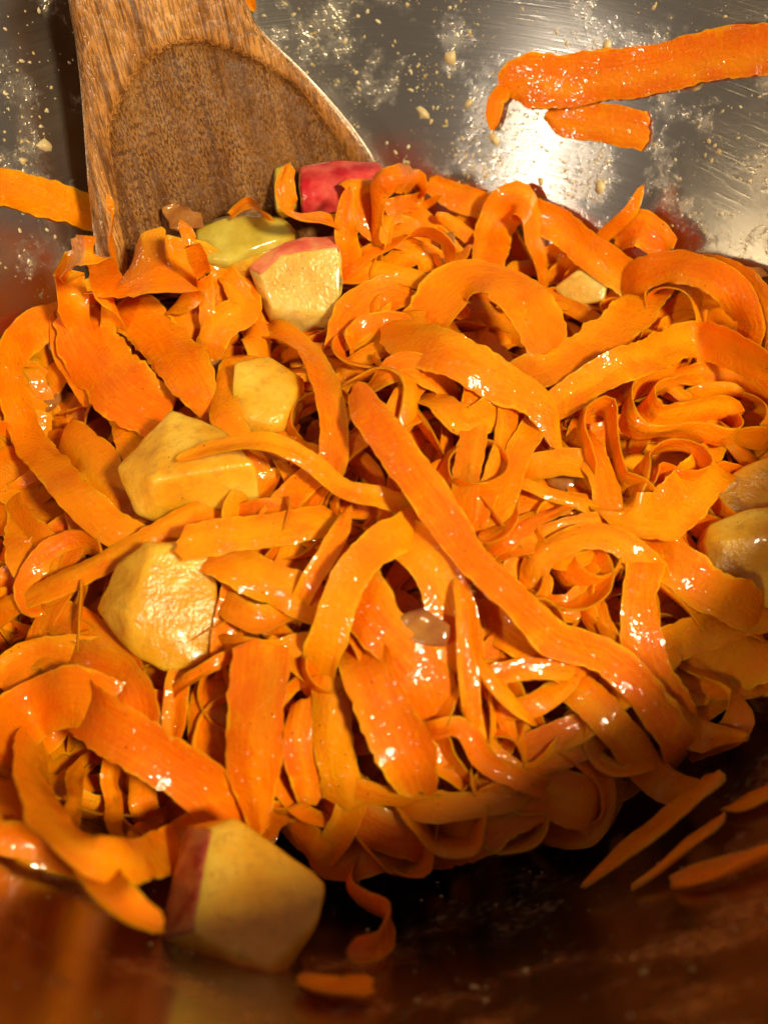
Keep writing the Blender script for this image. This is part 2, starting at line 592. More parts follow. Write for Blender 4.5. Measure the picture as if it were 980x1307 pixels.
def ribbon_geo(path, seed, nu=6, thick=0.09, cup=0.12, ragged=0.10, ends=(0.1, 0.1)):
    """path: dense list of (x,y,z, nx,ny,nz, roll_deg, width) in cm -> verts, faces, uvs"""
    rs = random.Random(seed)
    so = Vector((rs.uniform(-50, 50), rs.uniform(-50, 50), rs.uniform(-50, 50)))
    # resample at even spacing
    pos = [Vector(p[:3]) for p in path]
    acc = [0.0]
    for a, b in zip(pos, pos[1:]):
        acc.append(acc[-1] + (b - a).length)
    tot = max(acc[-1], 0.3)
    m = max(8, min(80, int(tot / 0.13)))
    samp = []
    j = 0
    for i in range(m + 1):
        s = tot * i / m
        while j < len(acc) - 2 and acc[j + 1] < s:
            j += 1
        f = (s - acc[j]) / max(acc[j + 1] - acc[j], 1e-6)
        f = min(max(f, 0), 1)
        samp.append(tuple(a + (b - a) * f for a, b in zip(path[j], path[j + 1])))
    pos = [Vector(p[:3]) for p in samp]
    top, bot, uv, eu = [], [], [], []
    prev = None
    cupk = cup * rs.uniform(-1.0, 1.6)
    skew = [rs.uniform(-.75, .75), rs.uniform(-.75, .75)]
    for i, p in enumerate(samp):
        a, b = pos[max(i - 1, 0)], pos[min(i + 1, m)]
        t = (b - a)
        t = t.normalized() if t.length > 1e-6 else Vector((1, 0, 0))
        n = Vector(p[3:6])
        n = n - t * n.dot(t)
        n = n.normalized() if n.length > 0.05 else (prev or Vector((0, 0, 1)))
        prev = n
        s = t.cross(n)
        al = math.radians(p[6])
        cr = s * math.cos(al) + n * math.sin(al)
        nn = n * math.cos(al) - s * math.sin(al)
        w = p[7]
        d = tot * i / m
        e0 = min(1, (d + 0.02) / ends[0]) if ends[0] > 0 else 1
        e1 = min(1, (tot - d + 0.02) / ends[1]) if ends[1] > 0 else 1
        endf = (min(e0, e1)) ** 0.5
        fall0, fall1 = max(0, 1 - d / 0.5), max(0, 1 - (tot - d) / 0.5)
        wl = w * 0.5 * endf * (1 + ragged * 2.0 * noise.noise(so + Vector((d * 0.9, 0, 0))) + ragged * 1.2 * noise.noise(so + Vector((d * 4.5, 7, 0))))
        wr = w * 0.5 * endf * (1 + ragged * 2.0 * noise.noise(so + Vector((d * 0.9, 20, 0))) + ragged * 1.2 * noise.noise(so + Vector((d * 4.5, 27, 0))))
        rt, rb = [], []
        for k in range(nu + 1):
            u = -1 + 2 * k / nu
            off = u * (wl if u < 0 else wr)
            rip = 0.09 * noise.noise(so + Vector((d * 0.8, u * 1.2, 40))) * (0.4 + abs(u))
            jag = 0.12 * noise.noise(so + Vector((0, u * 2.6, 60)))
            sk = fall0 * (skew[0] * off * .5 + jag) + fall1 * (skew[1] * off * .5 + jag)
            q = pos[i] + t * sk + cr * off + nn * (cupk * w * (u * u - 0.3) + rip)
            th = thick * (1.0 - 0.55 * u * u) * 0.5
            rt.append(q + nn * th)
            rb.append(q - nn * th)
            uv.append((d, off))
            eu.append((u, d))
        top.append(rt)
        bot.append(rb)
    W = nu + 1
    verts = [v for r in top for v in r] + [v for r in bot for v in r]
    uvs = uv + [(u + 31.7, v + 5.3) for u, v in uv]
    B = W * (m + 1)
    faces = []
    for i in range(m):
        for k in range(nu):
            a = i * W + k
            faces.append((a, a + 1, a + W + 1, a + W))
            faces.append((B + a, B + a + W, B + a + W + 1, B + a + 1))
        a = i * W
        faces.append((a, a + W, B + a + W, B + a))
        a = i * W + nu
        faces.append((a + W, a, B + a, B + a + W))
    for k in range(nu):
        faces.append((k + 1, k, B + k, B + k + 1))
        a = m * W + k
        faces.append((a, a + 1, B + a + 1, B + a))
    uvs = [a + b for a, b in zip(uvs, eu + eu)]
    return verts, faces, uvs


def ribbon_path(pts, wpx, surf='heap', facing=0.6, bury=True, jit=8):
    """control points (px, py, lift cm, roll deg[, width factor]) -> dense path on the heap or bowl"""
    upright = surf == 'heap' and all(len(p) > 3 and abs(p[3]) >= 40 for p in pts)
    if upright:
        facing = 0.0
    ctl = []
    jr = random.Random(int(pts[0][0] * 7 + pts[0][1]))
    for p in pts:
        px, py = p[0], p[1]
        h = p[2] if len(p) > 2 else 0.0
        roll = p[3] if len(p) > 3 else 0.0
        wf = p[4] if len(p) > 4 else 1.0
        q = hit_heap(px, py) if surf == 'heap' else hit_bowl(px, py)
        n = heap_n(q) if surf == 'heap' else bowl_n(q)
        tc = (CAM - q).normalized()
        # lift along the line of sight keeps the traced outline, and the lift is the height gained
        q = q + tc * (h / max(tc.dot(n), 0.35))
        depth = (q - CAM).dot(FWD)
        n = (n + tc * facing).normalized() if surf == 'heap' else n
        if surf == 'heap':
            roll = 84 + jr.uniform(-10, 10) if upright else roll + jr.uniform(-jit, jit)
            q = q + n * jr.uniform(-.15, .15)
        ctl.append((*q, *n, roll, (1.15 if upright else 0.85 if surf == 'heap' else 1.0) * wpx * wf * depth / FPX))
    if surf == 'heap' and bury:
        # ends that the photograph does not show go on and dip under their neighbours
        def beyond(e, f):
            d = Vector(e[:3]) - Vector(f[:3])
            d = d.normalized() if d.length > 1e-6 else Vector((1, 0, 0))
            q = Vector(e[:3]) + d * 1.1 - Vector(e[3:6]) * 1.0
            q.z = max(q.z, 0.4)
            r, lim = math.hypot(q.x, q.y), bowl_r(q.z) - 0.5
            if r > lim:
                q.x, q.y = q.x * lim / r, q.y * lim / r
            return (*q, *e[3:])
        if len(pts[0]) < 5:
            ctl.insert(0, beyond(ctl[0], ctl[1]))
        if len(pts[-1]) < 5:
            ctl.append(beyond(ctl[-1], ctl[-2]))
    return catmull(ctl, 10)


GROUP = 'carrot ribbons tangled in the heap'


def carrot(pts, wpx, label, surf='heap', seed=None, group=GROUP, **kw):
    seed = seed if seed is not None else rng.randrange(10 ** 6)
    v, f, u = ribbon_geo(ribbon_path(pts, wpx, surf, bury='blunt' not in label and 'square-ended' not in label, jit=30 if 'tangled' in label else 13), seed, **kw)
    o = link('carrot_ribbon', v, f, CARROT, uvs=u, sharp=50)
    return tag(o, label, 'carrot ribbon', group)


# ------------------------------------------------------------------ countertop and bowl
def revolve(profile, seg):
    verts, uvs, faces = [], [], []
    acc = 0
    for i, (r, z) in enumerate(profile):
        if i:
            acc += math.hypot(r - profile[i - 1][0], z - profile[i - 1][1])
        for k in range(seg + 1):
            a = 2 * math.pi * k / seg
            verts.append(Vector((r * math.cos(a), r * math.sin(a), z)))
            uvs.append((a * 13.0, acc))
    W = seg + 1
    for i in range(len(profile) - 1):
        for k in range(seg):
            a = i * W + k
            faces.append((a, a + 1, a + W + 1, a + W))
    return verts, faces, uvs


dense = [p for p in catmull([(0.4, 0)] + PROFILE[1:], 6)]
v, f, u = revolve([(0.02, 0.0)] + dense + [], 160)
outer = [(r + 0.10, z - 0.06) for r, z in dense][::-1]
v2, f2, u2 = revolve(outer + [(0.02, -0.08)], 160)
k = len(v)
bowl = link('mixing_bowl', v + v2, f + [tuple(i + k for i in q) for q in f2], STEEL, uvs=u + u2, origin=Vector((0, 0, -0.08)))
tag(bowl, 'brushed stainless steel bowl smeared with dried sauce, holding the carrots', 'bowl')
rim_prof = [(RIM_R + 0.28 + 0.34 * math.cos(a), RIM_Z + 0.05 + 0.26 * math.sin(a)) for a in [math.pi - i * 2 * math.pi / 14 for i in range(15)]]
v, f, u = revolve(rim_prof, 160)
link('rim', v, f, STEEL, parent=bowl, uvs=u, origin=Vector((0, 0, RIM_Z)))

v = [Vector((-90, -70, -0.1)), Vector((90, -70, -0.1)), Vector((90, 70, -0.1)), Vector((-90, 70, -0.1)),
     Vector((-90, -70, -3.1)), Vector((90, -70, -3.1)), Vector((90, 70, -3.1)), Vector((-90, 70, -3.1))]
ct = link('countertop', v, [(0, 1, 2, 3), (7, 6, 5, 4), (0, 4, 5, 1), (1, 5, 6, 2), (2, 6, 7, 3), (3, 7, 4, 0)], counter_material(), smooth=False)
ct['kind'] = 'structure'


# ------------------------------------------------------------------ wooden spatula
def build_spatula():
    A, zax = BLADE_P, BLADE_N
    low = on_plane(285, 330, A, zax)
    yax = (on_plane(205, 0, A, zax) - on_plane(292, 330, A, zax))
    yax = yax.normalized()
    xax = yax.cross(zax)
    # local outline, from pixels on that plane
    def loc(px, py):
        q = on_plane(px, py, A, zax) - low
        return q.dot(xax), q.dot(yax)
    left = [loc(*p) for p in [(133, 395), (124, 330), (116, 270), (110, 200), (104, 120), (96, 50), (88, 0)]]
    right = [loc(*p) for p in [(505, 300), (492, 240), (474, 198), (440, 150), (388, 92), (335, 40), (312, 0)]]
    (lx, ly), (rx, ry) = left[-1], right[-1]
    for up, k in ((1.5, .10), (3.0, .20), (5.0, .29), (8.0, .33), (12, .34), (17, .34)):
        left.append((lx + (rx - lx) * k, ly + up))
        right.append((rx - (rx - lx) * k, ry + up))
    dl = catmull([(a, b) for a, b in left], 11)
    dr = catmull([(a, b) for a, b in right], 11)
    NU = 72
    ac = loc(228, 165)
    atop = loc(228, 48)
    arad_y = atop[1] - ac[1]
    top_v, bot_v, hollow_v = [], [], []
    for a, b in zip(dl, dr):
        rt, rb = [], []
        for k in range(NU + 1):
            f = k / NU
            f = 0.5 - 0.5 * math.cos(math.pi * f)
            x = a[0] + (b[0] - a[0]) * f
            y = a[1] + (b[1] - a[1]) * f
            half = (b[0] - a[0]) / 2
            e = min(f, 1 - f) * 2 * half                      # distance to the edge
            rnd = 0.36 * math.sqrt(max(0.0, 1 - (1 - min(e / 0.5, 1)) ** 2))
            # hollow: flat-bottomed scoop closed by an arc at the handle end
            fx = (2 * f - 1) / 0.86
            dy = max(0, (y - ac[1]) / arad_y)
            rr = math.hypot(fx, dy)
            dep = 0.24 * (1 - min(max((rr - 0.90) / 0.10, 0), 1)) * min(1, e / 0.5)
            hollow_v.append(rr < 0.97 and e > 0.35)  # floor of the hollow, which takes the darker, more flecked end grain
            tip = 1.0 if y > -1 else max(0.35, 1 + (y + 1) * 0.4)
            q = low + xax * x + yax * y
            rt.append(q + zax * (0.05 + rnd * tip - dep))
            rb.append(q - zax * (0.42 * math.sqrt(max(0.0, 1 - (1 - min(e / 0.9, 1)) ** 2)) * tip * 0.6 + 0.05))
        top_v.append(rt)
        bot_v.append(rb)
    W = NU + 1
    m = len(top_v)
    verts = [q for r in top_v for q in r] + [q for r in bot_v for q in r]
    B = W * m
    faces = []
    for i in range(m - 1):
        for k in range(NU):
            a = i * W + k
            faces.append((a, a + 1, a + W + 1, a + W))
            faces.append((B + a, B + a + W, B + a + W + 1, B + a + 1))
        a = i * W
        faces.append((a, a + W, B + a + W, B + a))
        a = i * W + NU
        faces.append((a + W, a, B + a, B + a + W))
    for k in range(NU):
        faces.append((k + 1, k, B + k, B + k + 1))
        a = (m - 1) * W + k
        faces.append((a, a + 1, B + a + 1, B + a))
    M = Matrix((xax, yax, zax))
    lv = [M @ (q - low) for q in verts]
    o = link('wooden_spatula', lv, faces, WOOD, origin=Vector((0, 0, 0)))
    o.matrix_world = Matrix.Translation(low * S) @ M.transposed().to_4x4()
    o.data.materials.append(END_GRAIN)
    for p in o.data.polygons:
        if all(vi < B and hollow_v[vi] for vi in p.vertices):
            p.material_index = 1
    tag(o, 'wide brown wooden spatula with scooped blade stuck in the carrots', 'spatula')


build_spatula()


# ------------------------------------------------------------------ apple and onion pieces
def chunk(name, label, cat, poly, lift, depth, mat, normal=None, tilt=(0, 0), skin=None, skin_mat=None, round_=0.07, bulge=0.03, shrink=0.86, rough=1.0, group=None, surf='heap'):
    """front face traced on a plane through the heap, given real thickness behind it, rounded and dented;
    skin: list of edge indices of the outline that carry peel, or 'front'."""
    cx = sum(p[0] for p in poly) / len(poly)
    cy = sum(p[1] for p in poly) / len(poly)
    base = hit_heap(cx, cy) if surf == 'heap' else hit_bowl(cx, cy)
    tcv = (CAM - base).normalized()
    hn = heap_n(base)
    base = base + tcv * (lift / max(tcv.dot(hn), .4))
    n = (hn * 0.6 + tcv * 0.8).normalized()
    n = (n + RIGHT * tilt[0] + UPV * tilt[1]).normalized()
    flat = [on_plane(p[0], p[1], base, n) for p in poly]
    front = [q + (CAM - q).normalized() * (p[2] if len(p) > 2 else 0.0) for q, p in zip(flat, poly)]
    cen = sum(flat, Vector()) / len(flat)
    back = [cen + (q - cen) * shrink - n * depth for q, p in zip(flat, poly) if len(p) < 4]
    rim = [q for q, p in zip(front, poly) if len(p) < 4]       # a 4th value marks an inner ridge point
    k = len(rim)
    bm = bmesh.new()
    lay = bm.faces.layers.int.new('peel')
    for q in front + back:
        bm.verts.new(q)
    bmesh.ops.convex_hull(bm, input=bm.verts[:])
    bmesh.ops.delete(bm, geom=[x for x in bm.verts if not x.link_faces], context='VERTS')
    bmesh.ops.dissolve_limit(bm, angle_limit=math.radians(4), verts=bm.verts[:], edges=bm.edges[:])
    bm.normal_update()
    mids = [(rim[i] + rim[(i + 1) % k] + back[i] + back[(i + 1) % k]) / 4 for i in range(k)]
    for bf in bm.faces:
        dn = bf.normal.dot(n)
        if skin == 'front':
            bf[lay] = 1 if dn > 0.45 else 0
        elif skin and -0.5 < dn < 0.93:
            c = bf.calc_center_median()
            i = min(range(k), key=lambda j: (mids[j] - c).length)
            bf[lay] = 1 if i in skin else 0
    bmesh.ops.bevel(bm, geom=bm.edges[:] , offset=round_, segments=2, profile=0.6, affect='EDGES')
    bmesh.ops.triangulate(bm, faces=[f for f in bm.faces if len(f.verts) > 4])
    for _ in range(3):
        long_e = [e for e in bm.edges if e.calc_length() > 0.28]
        if not long_e:
            break
        bmesh.ops.subdivide_edges(bm, edges=long_e, cuts=1, use_grid_fill=True)
        bmesh.ops.triangulate(bm, faces=[f for f in bm.faces if len(f.verts) > 4])
    bm.normal_update()
    so = Vector((cx * 0.13, cy * 0.17, lift))
    size = max((q - cen).length for q in flat)
    for vv in bm.verts:
        d = (vv.co - cen).length / size
        vv.co += vv.normal * rough * (0.05 * noise.noise(vv.co * 0.9 + so) + 0.045 * noise.noise(vv.co * 2.3 + so) + bulge / rough * max(0, 1 - d))
    bm.normal_update()
    bm.faces.ensure_lookup_table()
    bm.verts.ensure_lookup_table()
    org = Vector((cen.x, cen.y, min(vv.co.z for vv in bm.verts)))
    verts = [vv.co.copy() for vv in bm.verts]
    nor = [vv.normal.copy() for vv in bm.verts]
    faces = [tuple(x.index for x in f.verts) for f in bm.faces]
    peel = [f for f, bf in zip(faces, bm.faces) if bf[lay] == 1]
    bm.free()
    if peel:
        root = bpy.data.objects.new(name, None)
        C.objects.link(root)
        root.location = org * S
        link('flesh', verts, faces, mat, parent=root, origin=org)
        ids = sorted({i for f in peel for i in f})
        mp = {a: b for b, a in enumerate(ids)}
        k = len(ids)
        sv = [verts[i] + nor[i] * 0.035 for i in ids] + [verts[i] - nor[i] * 0.03 for i in ids]
        sf = [tuple(mp[i] for i in f) for f in peel] + [tuple(mp[i] + k for i in f[::-1]) for f in peel]
        # close the border so the peel has thickness
        cnt = {}
        for f in peel:
            for a, b in zip(f, f[1:] + f[:1]):
                cnt[(mp[a], mp[b])] = 1
        for (a, b) in list(cnt):
            if (b, a) not in cnt:
                sf.append((b, a, a + k, b + k))
        link('skin', sv, sf, skin_mat, parent=root, origin=org)
        return tag(root, label, cat, group)
    o = link(name, verts, faces, mat, origin=org)
    return tag(o, label, cat, group)


AG = 'apple chunks in the heap'
chunk('apple_chunk', 'apple chunk showing bright red peel at the tip of the spatula', 'apple chunk',
      [(384, 216, -.15), (440, 212, -.15), (486, 206, -.15), (490, 240), (436, 268, -.3), (386, 274, -.3), (385, 236, .3, 1), (386, 254, .22, 1), (489, 222, .25, 1), (436, 232, .34, 1), (436, 248, .24, 1)], .45, .7, FLESH, skin='front', skin_mat=RED, tilt=(0.1, -0.15), group=AG, bulge=.2)
chunk('apple_chunk', 'small olive apple piece between the spatula and the red peel', 'apple chunk',
      [(350, 214), (374, 210), (378, 262), (352, 270)], .1, 0.6, FLESH, group=AG, skin='front', skin_mat=GREEN, round_=.1)
chunk('apple_chunk', 'long apple slice with yellow-green peel lying at the foot of the spatula', 'apple chunk',
      [(243, 292), (300, 281), (355, 279), (377, 294), (372, 308), (330, 318), (290, 338), (256, 335)], .6, 1.0, FLESH, skin='front', skin_mat=GREEN, bulge=.35, round_=.2, group=AG, tilt=(0, .2))
chunk('apple_chunk', 'squarish pale apple chunk with a pink peel edge below the green slice', 'apple chunk',
      [(316, 342, -.3), (345, 316, -.4), (388, 305, -.4), (434, 301, -.35), (334, 350, .05, 1), (360, 326, .05, 1), (432, 315, .05, 1), (436, 360), (438, 422, -.55), (388, 430, -.6), (345, 412, -.5), (348, 394, .05, 1), (432, 402, .08, 1)], 1.2, 1.5, PALE, skin=[0, 1, 2], skin_mat=PINK, group=AG, bulge=.06, tilt=(0, -.12))
chunk('apple_chunk', 'smooth yellow apple chunk half wrapped by a carrot ribbon', 'apple chunk',
      [(300, 462), (342, 455), (388, 484), (384, 520), (372, 556, -.4), (335, 566, -.4), (296, 530), (375, 495, .25, 1), (355, 540, .2, 1)], 0.7, 1.5, FLESH, round_=.07, group=AG, bulge=.1, tilt=(.25, .1))
chunk('apple_chunk', 'large yellow apple chunk under a thin arched carrot ribbon', 'apple chunk',
      [(150, 598), (218, 522), (286, 550), (330, 602), (331, 634, -.3), (262, 652, -.4), (204, 666, -.4), (172, 655, -.3), (198, 612, .75, 1), (322, 590, .55, 1)], 0.7, 1.7, FLESH, group=AG, bulge=.06, tilt=(-.1, .1))
chunk('apple_chunk', 'rounded golden apple chunk dotted with glints beside a straight ribbon end', 'apple chunk',
      [(186, 690), (262, 690), (276, 740), (284, 828), (248, 852), (210, 856), (172, 838), (122, 778, -.4), (150, 722, -.3), (166, 775, .35, 1), (196, 698, .3, 1)], 0.9, 1.7, FLESH, round_=.07, group=AG, bulge=.04, tilt=(.1, 0))
chunk('apple_chunk', 'big pale apple chunk with dark red peel along one side by the bowl floor', 'apple chunk',
      [(238, 1052, -.6), (300, 1042), (416, 1126), (410, 1172), (348, 1264, -.35), (206, 1200, -.7), (270, 1060, .1, 1), (246, 1190, .1, 1), (344, 1236, .1, 1)], 1.2, 1.6, FLESH, round_=.07, skin=[5], skin_mat=DULL, group=AG, bulge=.06, tilt=(.05, -.1))
chunk('apple_chunk', 'amber apple chunk at the bowl wall, the lower of two touching', 'apple chunk',
      [(897, 690), (905, 668), (950, 652), (1010, 640), (1030, 760), (990, 790, -.4), (930, 756, -.3), (908, 735), (925, 690, .3, 1), (985, 680, .4, 1)], 0.5, 1.6, FLESH, group=AG, bulge=.04)
chunk('apple_chunk', 'tan apple chunk at the bowl wall, the upper of two touching', 'apple chunk',
      [(900, 628), (950, 596), (1005, 575), (1015, 645), (950, 658), (908, 668)], 0.3, 1.4, FLESH, group=AG, bulge=.06)
chunk('apple_chunk', 'little white apple cube in a dark gap between ribbons', 'apple chunk',
      [(705, 368), (738, 344), (778, 358), (770, 384), (728, 390)], 1.0, 0.9, PALE, group=AG, round_=.1, bulge=.06)
chunk('apple_chunk', 'apple piece showing dull red peel behind the little white cube', 'apple chunk',
      [(690, 338), (745, 334), (778, 350), (760, 372), (700, 374)], -0.2, 0.8, FLESH, skin='front', skin_mat=DULL, group=AG, round_=.1)
OG = 'cooked onion bits in the heap'
for lab, poly, lift in [
    ('translucent brown onion petal leaning on the spatula blade', [(203, 262), (228, 252), (258, 268), (262, 290), (215, 292)], .1),
    ('purple onion bit pinched in a ribbon loop behind the pile', [(560, 292), (578, 296), (586, 322), (578, 350), (560, 345)], 0.6),
    ('brown onion bit beside the half wrapped yellow apple chunk', [(252, 462), (282, 460), (280, 492), (266, 502), (254, 485)], 0.45),
    ('glistening brown onion lying on the middle of the heap', [(506, 788), (540, 780), (572, 800), (568, 824), (530, 820), (508, 808)], 1.3),
    ('dark onion scrap under the ribbon arch by the bowl wall', [(52, 490), (78, 480), (80, 512), (58, 522)], 0.15),
    ('small amber onion bit between the squarish apple chunk and a ribbon arch', [(528, 350), (552, 346), (560, 368), (540, 378)], 0.55),
    ('olive onion scrap in the hollow below the tight ribbon curls', [(700, 612), (735, 606), (752, 620), (722, 630)], 0.05),
    ('dark olive onion scrap wedged among the lower ribbons', [(525, 896), (548, 884), (552, 906), (532, 914)], 0.1),
    ('brown onion bit wedged against the far bowl wall', [(938, 345), (970, 338), (985, 352), (955, 362)], 0.3),
]:
    chunk('onion_bit', lab, 'onion', poly, lift, 0.28, ONION, group=OG, round_=.05, bulge=-.04, rough=3.2)

